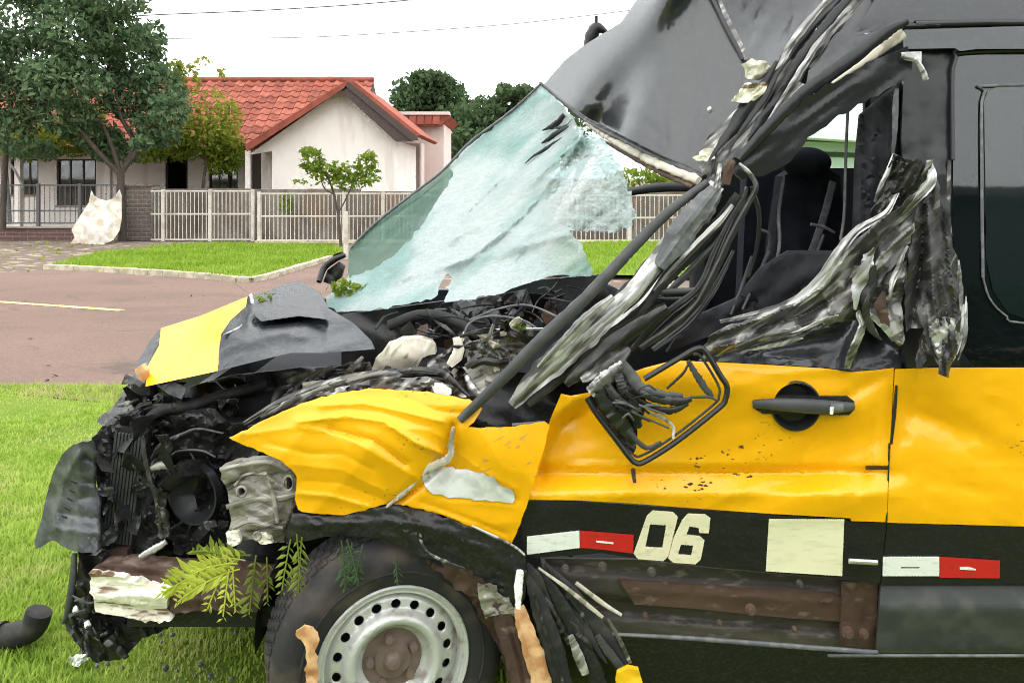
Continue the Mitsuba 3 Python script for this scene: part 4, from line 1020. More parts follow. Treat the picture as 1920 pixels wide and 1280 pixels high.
add_('frame_trim', pribbon([(1682, 166, 2.52), (1680, 200, 2.52), (1678, 246, 2.52), (1674, 290, 2.53)], (9, 11, 10, 5), seed=32), 'trim_grey', label='light grey strip on the rear door post')
add_('frame_trim', ptube([(1590, 200, 2.66), (1586, 290, 2.66), (1583, 400, 2.66), (1576, 450, 2.66)], (6, 6), 6, n=24), 'trim_grey')
add_('torn_flap', sheet(rag([(1676, 284), (1692, 300), (1730, 300), (1742, 330), (1700, 384), (1650, 420), (1612, 440), (1640, 390), (1664, 340)], 2.5, seed=11), lambda u, v: 2.46 + .0003 * (v - 350), 5, .003, wob=(.016, -55, 60, 10, 33)), 'scraped_dark_metal', 35)
add_('torn_flap', ptube([(1676, 288, 2.45), (1664, 322, 2.44), (1650, 352, 2.44), (1640, 378, 2.45)], (5, 9, 9, 5), 5, n=24, jig=.1, seed=34), 'bright_torn_metal')

# ---- cab: seats, belt, wheel
add_('seat', [sheet([(1470, 330), (1496, 314), (1545, 312), (1575, 330), (1582, 420), (1576, 520), (1540, 560), (1470, 570), (1450, 470)], lambda u, v: 2.98 + .0000045 * ((u - 1520) ** 2) * 3 + .0001 * (v - 400), 9, .1, fold=[([(1520, 330), (1512, 540)], -.02, 18)], wob=(.004, 80, 90, 30, 35))], 'cabin_cloth')
add_('headrest', trimesh.creation.icosphere(3).apply_scale([.085, .06, .055]).apply_translation(P(1512, 305, 2.98)), 'cabin_cloth')
add_('seat_base', box(.86, 1.35, 2.9, 3.4, .5, 1.12), 'cabin_cloth', False)
add_('seat', [sheet([(1400, 330), (1420, 316), (1462, 316), (1480, 340), (1486, 540), (1390, 560)], lambda u, v: np.full(np.shape(u), 3.75), 12, .1)], 'cabin_cloth')
add_('seat_belt', ptube([(1562, 340, 2.9), (1540, 420, 2.88), (1500, 520, 2.86), (1440, 600, 2.84)], 14, 2, n=30), 'trim_grey')
for i, pts in enumerate([[(1425, 430, 2.7), (1442, 440, 2.7), (1440, 470, 2.7), (1420, 520, 2.7)], [(1470, 330, 2.75), (1460, 400, 2.75), (1460, 470, 2.72), (1430, 560, 2.7)], [(1410, 480, 2.66), (1390, 540, 2.66), (1370, 590, 2.62)], [(1444, 470, 2.66), (1420, 520, 2.66), (1392, 580, 2.62)], [(1545, 440, 2.8), (1520, 500, 2.76), (1480, 560, 2.7)], [(1520, 420, 2.8), (1545, 426, 2.8), (1565, 436, 2.8)]]):
    add_('interior_trim', ptube(pts, (6, 7, 5), 5, n=24, jig=.06, seed=40 + i), 'trim_grey' if i in (1, 5) else 'grey_plastic')
add_('door_lining', sheet([(1380, 560), (1430, 500), (1480, 470), (1560, 470), (1560, 545), (1500, 575), (1420, 600), (1330, 630), (1250, 660), (1290, 600)], lambda u, v: np.full(np.shape(u), 2.66), 10, .02, wob=(.02, -40, 80, 20, 36)), 'cabin_dark')
add_('dashboard', sheet([(930, 560), (1000, 528), (1100, 515), (1165, 545), (1130, 600), (1090, 660), (1000, 700), (900, 690)], [(930, 560, 3.3), (1100, 515, 3.2), (1000, 700, 2.8), (1130, 600, 2.9), (900, 690, 3.0)], 9, .02, wob=(.03, -10, 90, 40, 37)), 'cabin_dark')
add_('far_door', box(-.62, .98, FD - .1, FD - .05, 0.5, 1.18), 'dark_paint', False, label='far cab door beyond the torn dashboard')
add_('far_pillar', tube([[.96, FD - .1, 1.1], [.98, FD - .1, 1.8], [.95, FD - .1, 2.4]], .06), 'cabin_dark')

add_('foam_scrap', sheet(rag([(1374, 190), (1384, 172), (1400, 152), (1424, 160), (1436, 150), (1440, 164), (1424, 182), (1406, 192)], 1.5, 7, 60), 2.56, 4, .01, wob=(.012, -40, 30, 12, 61)), 'peeling_cream_paint', 35, label='white torn scrap clinging to the roof edge')
add_('foam_scrap', sheet(rag([(1392, 122), (1410, 112), (1440, 116), (1446, 136), (1424, 150), (1400, 146)], 1.5, 7, 62), 2.60, 4, .01, wob=(.012, -40, 30, 12, 63)), 'beige_plastic', 35)
add_('foam_scrap', sheet(rag([(1300, 296), (1320, 280), (1342, 276), (1340, 296), (1318, 304)], 1.5, 6, 64), 2.555, 4, .008, wob=(.010, -30, 24, 10, 65)), 'peeling_cream_paint', 35)
add_('roof_bolt', trimesh.creation.icosphere(2).apply_scale([.008, .006, .011]).apply_translation(P(1331, 206, 2.66)), 'chrome_trim')
add_('pillar_sheet', pribbon([(1345, 330, 2.55), (1300, 420, 2.53), (1230, 510, 2.50), (1150, 600, 2.47), (1060, 690, 2.46)], (36, 54, 58, 52, 30), fold=.3, ragged=.1, seed=78, n=60, k=8), 'scraped_dark_metal', 30, label='broad bent sheet of the crushed windscreen pillar')
SW = [[(1700, 372), (1640, 424), (1590, 476), (1545, 535), (1490, 572), (1400, 606), (1330, 628)], [(1716, 396), (1660, 446), (1612, 505), (1560, 560), (1500, 592), (1400, 624)], [(1706, 430), (1650, 480), (1620, 540), (1575, 586), (1500, 612), (1420, 636), (1340, 652)], [(1640, 520), (1600, 570), (1540, 606), (1460, 636), (1380, 656)]]
add_('door_bent_sheet', sheet(rag([(1746, 300), (1748, 345), (1712, 392), (1716, 430), (1690, 480), (1650, 530), (1606, 572), (1580, 600), (1500, 630), (1420, 650), (1340, 668), (1318, 650), (1330, 630), (1370, 610), (1440, 586), (1500, 560), (1540, 526), (1586, 468), (1640, 420), (1690, 384), (1728, 346), (1734, 306)], 2, 12, 90),
     lambda u, v: 2.415 + .0003 * np.clip(v - 560, -200, 60) * 0 + bump(u, v, 1640, 470, 200, 22, .012, 140), 4, .003, fold=[(SW[0], .030, 7), (SW[1], -.026, 7), (SW[2], .026, 7), (SW[3], -.016, 6), ([(1560, 600), (1540, 540)], .012, 5), ([(1660, 500), (1640, 430)], .012, 5)], wob=[(.008, -48, 150, 30, 91, 2)]), 'scraped_metal', 24, label='wide torn sheet of door skin sweeping down to the mirror')

# ---- numbers, plate and reflectors stuck to the flank
dec = lambda n, pts, mt, off, label, parent=None: add_(n, sheet(pts, lambda u, v: flank(u, v) - folds(u, v, dl) * (np.asarray(u) < 1664) - off, 7, .0015, wob=None), mt, 60, label, parent)
dec('number_decal', Polygon([(1213, 966), (1224, 956), (1262, 959), (1271, 968), (1253, 1042), (1244, 1051), (1196, 1047), (1188, 1037)], [[(1219, 982), (1249, 984), (1242, 1026), (1210, 1024)]]), 'decal_cream', .006, 'cream numeral 0 on the door stripe')
dec('number_decal', Polygon([(1279, 974), (1290, 962), (1322, 963), (1332, 970), (1329, 999), (1311, 998), (1310, 989), (1293, 986), (1287, 1001), (1312, 1004), (1321, 1012), (1314, 1048), (1304, 1057), (1262, 1054), (1253, 1046), (1262, 1010)], [[(1277, 1020), (1300, 1022), (1296, 1040), (1271, 1038)]]), 'decal_cream', .006, 'cream numeral 6 on the door stripe')
dec('plate_decal', [(1442, 972), (1583, 973), (1579, 1079), (1436, 1070)], 'decal_plate', .006, 'cream square sticker on the door stripe')
dec('reflector', [(988, 1005), (1086, 994), (1087, 1026), (988, 1039)], 'decal_white', .007, 'white half of the front reflective strip')
rd = dec('reflector', [(1087, 994), (1140, 998), (1188, 1002), (1187, 1037), (1135, 1030), (1088, 1026)], 'decal_red', .007, 'red half of the front reflective strip')
dec('reflector', [(1656, 1043), (1761, 1043), (1761, 1079), (1655, 1079)], 'decal_white', .007, 'white half of the rear reflective strip')
dec('reflector', [(1762, 1043), (1875, 1050), (1875, 1083), (1762, 1082)], 'decal_red', .007, 'red half of the rear reflective strip')
dec('reflector_print', [(1118, 1013), (1150, 1016), (1150, 1019), (1118, 1016)], 'decal_white', .0095, None)
dec('reflector_print', [(1800, 1063), (1815, 1062), (1830, 1066), (1830, 1068), (1800, 1067)], 'decal_white', .0095, None)
dec('reflector_print', [(1690, 1062), (1724, 1062), (1724, 1064), (1690, 1064)], 'trim_grey', .0095, None)
add_('door_step_trim', ptube([(1592, 1051, VD - .02), (1645, 1054, VD - .02)], 10, 8, n=12), 'chrome_trim')

# ---- stripped sill under the door
sy = lambda u, v: side(u, v) + .05
add_('sill', sheet([(1020, 1046), (1190, 1048), (1330, 1064), (1440, 1074), (1580, 1086), (1650, 1092), (1644, 1222), (1560, 1216), (1400, 1205), (1130, 1190), (1120, 1150), (1050, 1090)],
     lambda u, v: sy(u, v) + np.interp(v - (u - 1100) * .075, [1040, 1068, 1076, 1112, 1118, 1146, 1152, 1190, 1196], [.02, .02, .0, -.004, .03, .03, .008, .004, .03]), 7, .01, wob=(.004, 5, 140, 12, 50)), 'dirty_primer', 35, label='stripped brown sill below the door')
add_('sill_channel', sheet([(1160, 1086), (1400, 1102), (1560, 1112), (1590, 1124), (1590, 1165), (1480, 1158), (1300, 1140), (1190, 1132)], lambda u, v: sy(u, v) - .012, 8, .01, fold=[([(1150, 1103), (1560, 1128)], .012, 4)], wob=(.003, 4, 160, 12, 51)), 'rusty_metal', 35, label='rusty channel of the stripped sill')
add_('sill_end', sheet([(1580, 1092), (1646, 1092), (1642, 1216), (1574, 1208)], lambda u, v: sy(u, v) - .016, 8, .01, wob=(.008, 80, 60, 14, 52)), 'rusty_metal', 35)
add_('sill_rail', ptube([(1120, 1186, VD + .02), (1300, 1196, VD + .02), (1480, 1210, VD + .02), (1645, 1222, VD + .02)], (5, 9, 10, 9), 8, n=40), 'trim_grey', label='pale lower lip of the stripped sill')
add_('sill_rail', ptube([(1080, 1092, VD + .02), (1130, 1130, VD + .02), (1165, 1152, VD + .02)], (8, 10, 6), 6, n=20), 'beige_plastic')
for u, v, w in [(1130, 1062, 16), (1222, 1072, 16), (1500, 1094, 12), (1408, 1143, 20), (1060, 1066, 14), (1590, 1186, 22), (1620, 1188, 18), (1210, 1154, 10), (1350, 1168, 10), (1490, 1180, 10)]:
    q = P(u, v, VD + .02)
    add_('bolt', lathe([(.0005, -.012), (.6 * w / 1310, -.012), (.62 * w / 1310, -.004), (w / 1310, -.003), (w / 1310, .01)], 14).apply_translation(q), 'rusty_metal' if v > 1100 else 'dirty_primer', 30)

# ---- crumpled front wing
fend = [(428, 822), (470, 800), (520, 775), (570, 754), (640, 735), (704, 728), (760, 732), (806, 735), (840, 742), (884, 750), (905, 764), (890, 790), (872, 800), (905, 802), (960, 800), (1024, 790), (1030, 800), (1018, 850), (1000, 905), (986, 950), (968, 1000), (958, 1020), (920, 1004), (880, 986), (830, 965), (762, 948), (720, 945), (680, 956), (640, 966), (560, 958), (552, 935), (558, 900), (548, 880), (520, 860), (470, 838)]
wing_y = lambda u, v: side(u, v) - .012 - bump(u, v, 700, 840, 180, 80, .06) + bump(u, v, 850, 860, 50, 60, .05) + .00045 * np.clip(760 - v, 0, 80) - bump(u, v, 940, 850, 70, 80, .02)
wf = [([(455, 815), (560, 800), (640, 815), (720, 860), (790, 900)], 0.0065, 7), ([(560, 790), (650, 780), (720, 790), (780, 830), (830, 850)], 0.0190, 8), ([(545, 870), (640, 880), (720, 920)], 0.0065, 8),
      ([(600, 760), (680, 755), (740, 768), (830, 790)], 0.0116, 7), ([(500, 830), (580, 850), (640, 850), (700, 880)], -0.0065, 7), ([(620, 805), (700, 825), (760, 870)], -0.0179, 6), ([(640, 765), (720, 775), (800, 800)], -0.0035, 6),
      ([(560, 925), (620, 930), (690, 950)], 0.0116, 6), ([(570, 900), (640, 905), (730, 940)], -0.0048, 5), ([(850, 800), (842, 850), (790, 910), (730, 950)], -0.0290, 6), ([(866, 800), (860, 850), (900, 880), (965, 915)], 0.0048, 5),
      ([(820, 870), (900, 885), (968, 935)], -0.0063, 6), ([(830, 940), (900, 945), (960, 950)], 0.0030, 5), ([(790, 940), (860, 965), (950, 1000)], -0.0063, 5), ([(720, 800), (800, 805), (850, 830)], 0.0043, 5), ([(760, 745), (820, 770), (880, 775)], -0.0063, 5)]
add_('front_wing', sheet(rag(fend, .8, 10, 3), wing_y, 4, .004, fold=wf, wob=[(.013, 20, 260, 120, 54, 1), (.012, -52, 190, 100, 55, 1), (.005, 65, 90, 50, 53, 1)]), 'crumpled_yellow_paint', 50, label='crumpled yellow front wing with deep folds')
add_('wing_scrape', sheet(rag([(792, 892), (815, 876), (850, 872), (890, 885), (930, 900), (966, 925), (962, 944), (920, 938), (870, 932), (830, 930), (800, 915)], 2, 10, 4), lambda u, v: wing_y(u, v) - folds(u, v, wf) - crush(u, v, .013, 20, 260, 120, 54, 1) - crush(u, v, .012, -52, 190, 100, 55, 1) - crush(u, v, .005, 65, 90, 50, 53, 1) - .006, 6, .002), 'bare_primer', 50, label='silver patch of bare metal torn through the yellow wing')
add_('wing_tear', ptube([(850, 800, 2.40), (846, 830, 2.40), (840, 860, 2.40), (800, 880, 2.41), (760, 920, 2.42), (725, 950, 2.43)], (6, 14, 16, 10, 8, 5), 5, n=40, jig=.25, seed=57), 'beige_plastic', 35)
add_('wing_upper_lip', sheet(rag([(436, 815), (480, 792), (540, 762), (600, 738), (660, 720), (720, 708), (800, 706), (850, 725), (880, 748), (806, 735), (704, 728), (640, 735), (570, 754), (500, 785)], 1.2, 12, 5), lambda u, v: side(u, v) + .02, 6, .004, wob=(.014, -20, 80, 9, 58)), 'scraped_metal', 35, label='scraped grey inner lip along the top of the front wing')
add_('wing_upper_lip', ptube([(560, 752, 2.56), (640, 728, 2.55), (710, 712, 2.53), (780, 696, 2.52), (830, 700, 2.5), (880, 744, 2.48)], (8, 10, 12, 16, 16, 8), 8, n=40, jig=.12, seed=59), 'scraped_dark_metal', 35)
add_('wing_patch', sheet(rag([(812, 720), (830, 715), (850, 735), (835, 745), (815, 740)], 2, 8, 6), 2.45, 5, .003), 'decal_white', 40, label='pale torn plastic scrap on the wing edge')
add_('wing_bracket', ptube([(960, 797, 2.45), (1022, 792, 2.45)], 8, 8, n=10), 'trim_grey')
WC0 = P(739, 1243, 2.46)
# black arch trim and the torn liner below it
arch = [(548, 962), (600, 968), (640, 967), (690, 955), (740, 946), (790, 956), (850, 975), (900, 996), (958, 1022), (984, 1034), (988, 1062), (984, 1120), (970, 1145), (940, 1110), (905, 1082), (870, 1062), (830, 1048), (780, 1040), (760, 1028), (700, 1008), (640, 1002), (600, 1008), (560, 1016), (538, 1020), (535, 1000)]
add_('arch_trim', sheet(rag(arch, 1.2, 12, 7), lambda u, v: side(u, v) - .035 + bump(u, v, 760, 1000, 200, 22, -.012), 6, .006, fold=[([(560, 985), (700, 975), (800, 985), (900, 1025), (975, 1080)], .014, 8), ([(760, 960), (780, 1000), (800, 1040)], .018, 6)], wob=(.006, 20, 60, 14, 60)), 'black_plastic', 40, label='black wheel arch trim, scuffed and bent')
add_('arch_edge', ptube([(885, 985, 2.40), (930, 1006, 2.40), (965, 1024, 2.40), (984, 1040, 2.40)], (4, 5, 5, 4), 4, n=20), 'bright_torn_metal')
add_('arch_edge', ptube([(975, 1068, 2.40), (972, 1100, 2.40), (972, 1140, 2.40)], (14, 16, 10), 6, n=20, jig=.1, seed=61), 'decal_white', label='white torn edge at the rear of the arch')
add_('arch_edge', ptube([(770, 966, 2.41), (785, 1000, 2.41), (798, 1030, 2.41), (830, 1050, 2.41), (870, 1064, 2.42)], (4, 7, 5, 8, 4), 4, n=30, jig=.15, seed=62), 'scraped_metal')
add_('arch_liner', sheet(rag([(770, 1040), (830, 1052), (880, 1070), (920, 1100), (952, 1140), (985, 1200), (1000, 1290), (960, 1290), (925, 1200), (880, 1120), (830, 1078), (780, 1060)], 3, 12, 8), lambda u, v: side(u, v) + .03, 7, .012, wob=(.02, 45, 60, 18, 63)), 'rusty_metal', 35, label='rusty torn wheel arch liner behind the tyre')
add_('arch_scrap', sheet(rag([(898, 1092), (930, 1098), (962, 1128), (968, 1150), (910, 1158), (900, 1130)], 3, 9, 9), lambda u, v: side(u, v) - .03, 5, .006, wob=(.02, 10, 30, 14, 64)), 'cast_metal', 35)
add_('arch_strip', pribbon([(972, 1136, 2.44), (988, 1190, 2.43), (1006, 1240, 2.43), (1018, 1300, 2.43)], (20, 34, 38, 36), fold=.3, seed=65), 'orange_clay', 30, label='strip caked with orange earth behind the wheel')
add_('arch_strip', pribbon([(924, 1120, 2.46), (950, 1180, 2.46), (968, 1240, 2.46), (980, 1300, 2.46)], (26, 40, 44, 44), fold=.35, seed=66), 'rusty_metal', 30)
for i, (pts, w, mt) in enumerate([([(990, 1060, 2.45), (1010, 1130, 2.44), (1040, 1220, 2.44), (1060, 1300, 2.44)], (18, 34, 40, 36), 'rubber'), ([(1005, 1065, 2.46), (1045, 1120, 2.45), (1095, 1210, 2.45), (1130, 1300, 2.45)], (18, 30, 34, 34), 'black_plastic'),
                                 ([(1020, 1060, 2.47), (1070, 1110, 2.46), (1130, 1190, 2.46), (1180, 1270, 2.46)], (16, 30, 34, 22), 'rubber'), ([(1000, 1110, 2.42), (1025, 1190, 2.42), (1050, 1260, 2.42), (1060, 1300, 2.42)], (4, 6, 6, 5), 'scraped_dark_metal'),
                                 ([(1070, 1190, 2.42), (1085, 1230, 2.42), (1098, 1262, 2.42)], (10, 20, 16), 'bright_torn_metal'), ([(1010, 1064, 2.43), (1060, 1100, 2.43), (1100, 1132, 2.43), (1130, 1156, 2.43)], (4, 7, 9, 7), 'beige_plastic'),
                                 ([(1140, 1160, 2.42), (1160, 1195, 2.42), (1182, 1242, 2.42)], (6, 9, 7), 'scraped_metal'), ([(1120, 1190, 2.44), (1140, 1220, 2.44), (1165, 1250, 2.44)], (12, 18, 14), 'grey_plastic')]):
    add_('arch_rubber' if mt in ('rubber', 'black_plastic') else 'arch_splinter', ptube(pts, w, tuple(x * .5 for x in w), n=36, jig=.06, seed=70 + i, k=9), mt, 35)
add_('arch_tab', sheet([(1158, 1262), (1178, 1252), (1198, 1256), (1208, 1290), (1170, 1296), (1155, 1280)], 2.40, 7, .02, wob=(.004, 30, 30, 20, 78)), 'yellow_plastic', 40, label='small yellow tab at the foot of the torn arch')
lin = []
for rr__, yy__ in ((.44, 2.58), (.45, 2.9)):
    lin.append([[WC0[0] + rr__ * math.cos(t), yy__, WC0[2] + rr__ * math.sin(t)] for t in np.linspace(-.25, np.pi + .1, 30)])
lv = np.array(lin).reshape(-1, 3); lf_ = []
for q in range(29):
    lf_ += [(q, q + 1, q + 31), (q, q + 31, q + 30)]
add_('wheel_housing', trimesh.Trimesh(lv, np.array(lf_), process=False), 'black_plastic', 40)
bk = tri2d([(WC0[0] + .45 * math.cos(t), WC0[2] + .45 * math.sin(t)) for t in np.linspace(-.4, np.pi + .4, 30)], .1)
add_('wheel_housing', trimesh.Trimesh(np.stack([bk[0][:, 0], np.full(len(bk[0]), 2.9), bk[0][:, 1]], 1), bk[1], process=False), 'black_plastic', 40)

# ---- front wheel, turned a little outwards
wheel = add_('tyre', None or lathe([(.215, .015), (.222, .002), (.232, -.004), (.262, -.014), (.300, -.010), (.322, .004), (.336, .020), (.343, .040), (.345, .075), (.345, .165), (.343, .200), (.330, .225), (.290, .245), (.225, .240), (.215, .225)], 96), 'muddy_tyre', 40)
k_ = wheel
WC = P(739, 1243, 2.46)
WT = T().translate(WC.tolist()).rotate([0, 0, 1], 19)
scene[wheel] = {**scene[wheel], 'to_world': WT}
wadd = lambda n, m, mt, smooth=40, label=None, parent=wheel: add(n, m, mt, parent, smooth=smooth, label=label, to_world=WT)
tread = []
for i in range(64):
    a = i / 64 * 2 * np.pi
    for j in range(4):
        b = bevel_box(-.012, .012, .052 + j * .036, .080 + j * .036, .338, .3505, .003)
        b.apply_transform(trimesh.transformations.rotation_matrix(a + (j % 2) * .05, [0, 1, 0])); tread.append(b)
wadd('tread', tread, 'muddy_tyre', False)
labels[[k for k in scene if k.endswith('__tread')][0]] = {'kind': 'stuff'}
wadd('bead_ring', lathe([(.262, -.0155), (.264, -.0175), (.268, -.0175), (.270, -.0145)], 96), 'rubber')
rimd = [Point(0, 0).buffer(.212, 64)]
holes = [(.163 * math.cos(t), .163 * math.sin(t)) for t in np.arange(18) / 18 * 2 * np.pi + .12]
hp = [shapely.affinity.rotate(shapely.affinity.scale(Point(x, y).buffer(.0125, 6), 1.0, 1.15), math.degrees(math.atan2(y, x)), origin=(x, y)) for x, y in holes]
disc = Point(0, 0).buffer(.206, 48).difference(shapely.union_all([Point(0, 0).buffer(.088, 32), *hp]))
p_, t_, e_ = tri2d(disc, .006)
rr_ = np.hypot(p_[:, 0], p_[:, 1])
yy_ = np.interp(rr_, [.088, .104, .112, .128, .140, .150, .178, .190, .206], [.030, .016, -.006, -.014, -.006, .014, .022, .034, .050])
v_ = np.vstack([np.stack([p_[:, 0], yy_, p_[:, 1]], 1), np.stack([p_[:, 0], yy_ + .006, p_[:, 1]], 1)])
n_ = len(p_); ea = np.array(e_)
wadd('rim', trimesh.Trimesh(v_, np.vstack([t_, t_[:, ::-1] + n_, np.stack([ea[:, 1], ea[:, 0], ea[:, 0] + n_], 1), np.stack([ea[:, 1], ea[:, 0] + n_, ea[:, 1] + n_], 1)])[:, ::-1], process=False), 'rim_steel', 30)
wadd('rim_flange', lathe([(.198, .05), (.200, .030), (.197, .012), (.202, .002), (.208, .004), (.212, -.004), (.220, -.008), (.224, -.003), (.222, .012)], 96), 'rim_steel', 30)
wadd('rim_barrel', lathe([(.205, .05), (.19, .08), (.19, .22)], 64), 'satin_black', 30)
wadd('brake_disc', lathe([(.0005, .09), (.18, .09), (.18, .1)], 48), 'cabin_dark', 30)
hub = wadd('hub', lathe([(.0005, .018), (.030, .018), (.052, .020), (.058, .028), (.088, .032), (.094, .026)], 64), 'rusty_hub', 30, 'brown rusty hub of the front wheel')
for i in range(5):
    a = i / 5 * 2 * np.pi + .5
    m = trimesh.creation.cylinder(.0125, .03, sections=6); m.apply_transform(trimesh.transformations.rotation_matrix(np.pi / 2, [1, 0, 0])); m.apply_translation([.068 * math.cos(a), .018, .068 * math.sin(a)])
    add('wheel_nut', m, 'rusty_hub', wheel, smooth=30, to_world=WT)
wadd('hub_cap', lathe([(.0005, -.006), (.016, -.004), (.024, .004), (.027, .012), (.028, .02)], 32), 'rusty_hub', 30)
add('clay_scrap', sheet(rag([(552, 1182), (566, 1173), (588, 1176), (599, 1194), (592, 1222), (596, 1262), (590, 1300), (568, 1300), (572, 1256), (575, 1222), (566, 1206)], 2, 7, 44), lambda u, v: 2.345 + .0003 * np.abs(u - 580), 4, .006, wob=(.016, 80, 40, 22, 45, 2)), 'orange_clay', wheel, smooth=35, label='orange brown scrap stuck to the tyre wall')

# ---- bonnet
hood_d = [(273, 724, 2.86), (408, 695, 2.74), (544, 661, 2.66), (702, 654, 2.60), (277, 686, 3.0), (302, 615, 3.35), (378, 591, 3.5), (464, 556, 3.62), (568, 541, 3.6), (616, 582, 3.1), (696, 639, 2.7), (420, 640, 2.98), (540, 610, 2.98)]
hf = [([(472, 552), (474, 580), (466, 606)], .05, 9), ([(480, 606), (540, 600), (606, 606)], -.06, 8), ([(500, 575), (560, 560), (600, 580)], .05, 16), ([(430, 640), (520, 622), (600, 640)], .03, 10), ([(440, 665), (560, 640), (640, 650)], -.012, 12), ([(300, 690), (400, 668)], .008, 14)]
hy_ = depth_fn(hood_d)
add_('bonnet', sheet([(273, 724), (277, 686), (298, 648), (302, 615), (378, 591), (455, 559), (464, 556), (461, 574), (432, 600), (415, 625), (411, 650), (408, 695)], hood_d, 7, .006, fold=hf, wob=(.003, -20, 120, 40, 80)), 'yellow_paint', 60, label='yellow front half of the buckled bonnet')
add_('bonnet_rear', sheet([(464, 556), (497, 547), (530, 533), (560, 526), (600, 548), (616, 578), (663, 606), (696, 639), (702, 654), (616, 661), (544, 661), (408, 695), (411, 650), (415, 625), (432, 600), (461, 574)], hood_d, 6, .006, fold=hf, wob=[(.022, -14, 260, 40, 81, 2), (.008, 30, 120, 50, 79, 2)]), 'bonnet_paint', 40, label='dark rear half of the buckled bonnet')
add_('bonnet_scoop', sheet([(476, 566), (500, 552), (560, 548), (596, 570), (610, 598), (560, 592), (490, 602), (478, 592)], lambda u, v: hy_(u, v) - .09, 7, .01, fold=[([(490, 596), (560, 586), (606, 596)], .03, 5)]), 'bonnet_paint', 50)
add_('bonnet_strip', ptube([(470, 552, 3.5), (474, 572, 3.4), (470, 592, 3.3), (452, 612, 3.15), (420, 628, 3.0)], (8, 9, 8, 6, 4), 5, n=24, jig=.05, seed=82), 'bright_torn_metal')
add_('bonnet_front', sheet([(250, 700), (262, 670), (280, 640), (298, 618), (300, 640), (282, 672), (276, 722), (262, 718)], [(250, 700, 3.05), (298, 618, 3.4), (276, 722, 2.9)], 6, .01, wob=(.01, 70, 30, 14, 83)), 'scraped_dark_metal', 40)
add_('indicator_lamp', sheet([(252, 692), (264, 684), (274, 694), (272, 716), (260, 712)], 2.9, 5, .03), 'orange_clay', 50, label='orange indicator lamp fragment at the nose')

# ---- laminated windscreen, shattered and sagging
WS = [(1017, 157, 3.90), (954, 214, 3.96), (830, 322, 4.02), (702, 420, 4.02), (654, 469, 4.0), (654, 514, 3.9), (609, 559, 3.7), (729, 577, 3.3), (830, 566, 3.1), (935, 551, 2.95), (1044, 514, 2.86), (1111, 517, 2.80), (1070, 431, 2.9), (1194, 394, 2.72), (1141, 270, 3.0), (1059, 202, 3.58), (900, 430, 3.42), (950, 330, 3.62), (800, 500, 3.5)]
glass = Polygon([(1017, 157), (954, 214), (882, 272), (830, 322), (770, 367), (702, 420), (654, 469), (652, 520), (609, 559), (618, 574), (635, 585), (729, 577), (817, 559), (826, 530), (838, 512), (846, 520), (842, 540), (830, 566), (880, 562), (935, 551), (990, 530), (1044, 514), (1111, 517), (1106, 495), (1090, 460), (1070, 431), (1110, 436), (1145, 440), (1182, 424), (1194, 394), (1178, 345), (1160, 300), (1141, 270), (1110, 245), (1085, 238), (1059, 202)])
green = Polygon([(845, 310), (770, 367), (702, 420), (654, 469), (652, 522), (690, 508), (730, 486), (770, 448), (812, 390), (850, 330)])
hazy = Polygon([(1017, 157), (954, 214), (905, 258), (930, 280), (955, 300), (975, 328), (1010, 315), (1050, 285), (1085, 255), (1085, 238), (1059, 202)])
dull = Polygon([(1085, 238), (1141, 270), (1178, 345), (1194, 394), (1182, 424), (1145, 440), (1070, 431), (1042, 405), (1022, 372), (1035, 325), (1060, 285)])
gf = [([(1092, 255), (1010, 330), (930, 372), (850, 450)], .03, 6), ([(1088, 262), (1040, 330), (985, 400), (900, 470), (840, 500)], .035, 6), ([(1100, 270), (1070, 350), (1030, 420), (960, 500)], -.03, 7), ([(1070, 240), (1000, 285), (930, 345), (800, 470)], .028, 6), ([(1050, 230), (985, 262), (900, 350)], -.02, 6), ([(640, 570), (760, 520), (900, 480), (1060, 440)], .03, 9), ([(700, 560), (850, 520), (1000, 470)], -.022, 7), ([(760, 520), (840, 440), (960, 360)], .016, 5), ([(1085, 262), (1000, 340), (900, 420), (760, 500)], .05, 14), ([(1090, 290), (1020, 370), (940, 450), (850, 515)], -.04, 12), ([(1060, 240), (960, 320), (860, 420), (720, 520)], -.04, 12), ([(1130, 300), (1060, 400), (960, 490)], .03, 16), ([(700, 540), (820, 490), (960, 430)], .03, 12), ([(1100, 340), (1150, 400)], .02, 12)]
sub = lambda a: max(getattr(a, 'geoms', [a]), key=lambda g: g.area)
lobe_ = rag(list(dull.exterior.coords), 5, 9, 33)
gk = dict(fold=gf, wob=[(.018, -40, 160, 28, 84), (.006, 20, 20, 14, 85)])
lobe_ = rag(list(dull.exterior.coords), 5, 9, 33)
gk = dict(fold=gf, wob=[(.016, -40, 190, 30, 84, 2), (.004, 20, 26, 18, 85)])
scr = add_('windscreen', sheet(sub(rag(sub(glass.difference(green)).exterior.coords, 1.6, 9, 31).difference(lobe_)), WS, 5, 0, **gk), 'crazed_glass', 40, label='shattered pale green windscreen sagging over the bonnet')
add('grainy_glass', sheet(sub(lobe_.intersection(rag(glass.exterior.coords, 2.5, 8, 34))), WS, 5, 0, **gk), 'granulated_glass', scr, smooth=40, label='dull grainy lobe of the broken windscreen')
add('clear_glass', sheet(sub(green.buffer(3).intersection(glass)), WS, 7, 0, **{**gk, 'fold': [*gf, ([(850, 330), (760, 450), (680, 515)], -.012, 12)]}), 'green_glass', scr, label='unbroken dark green strip of the windscreen')
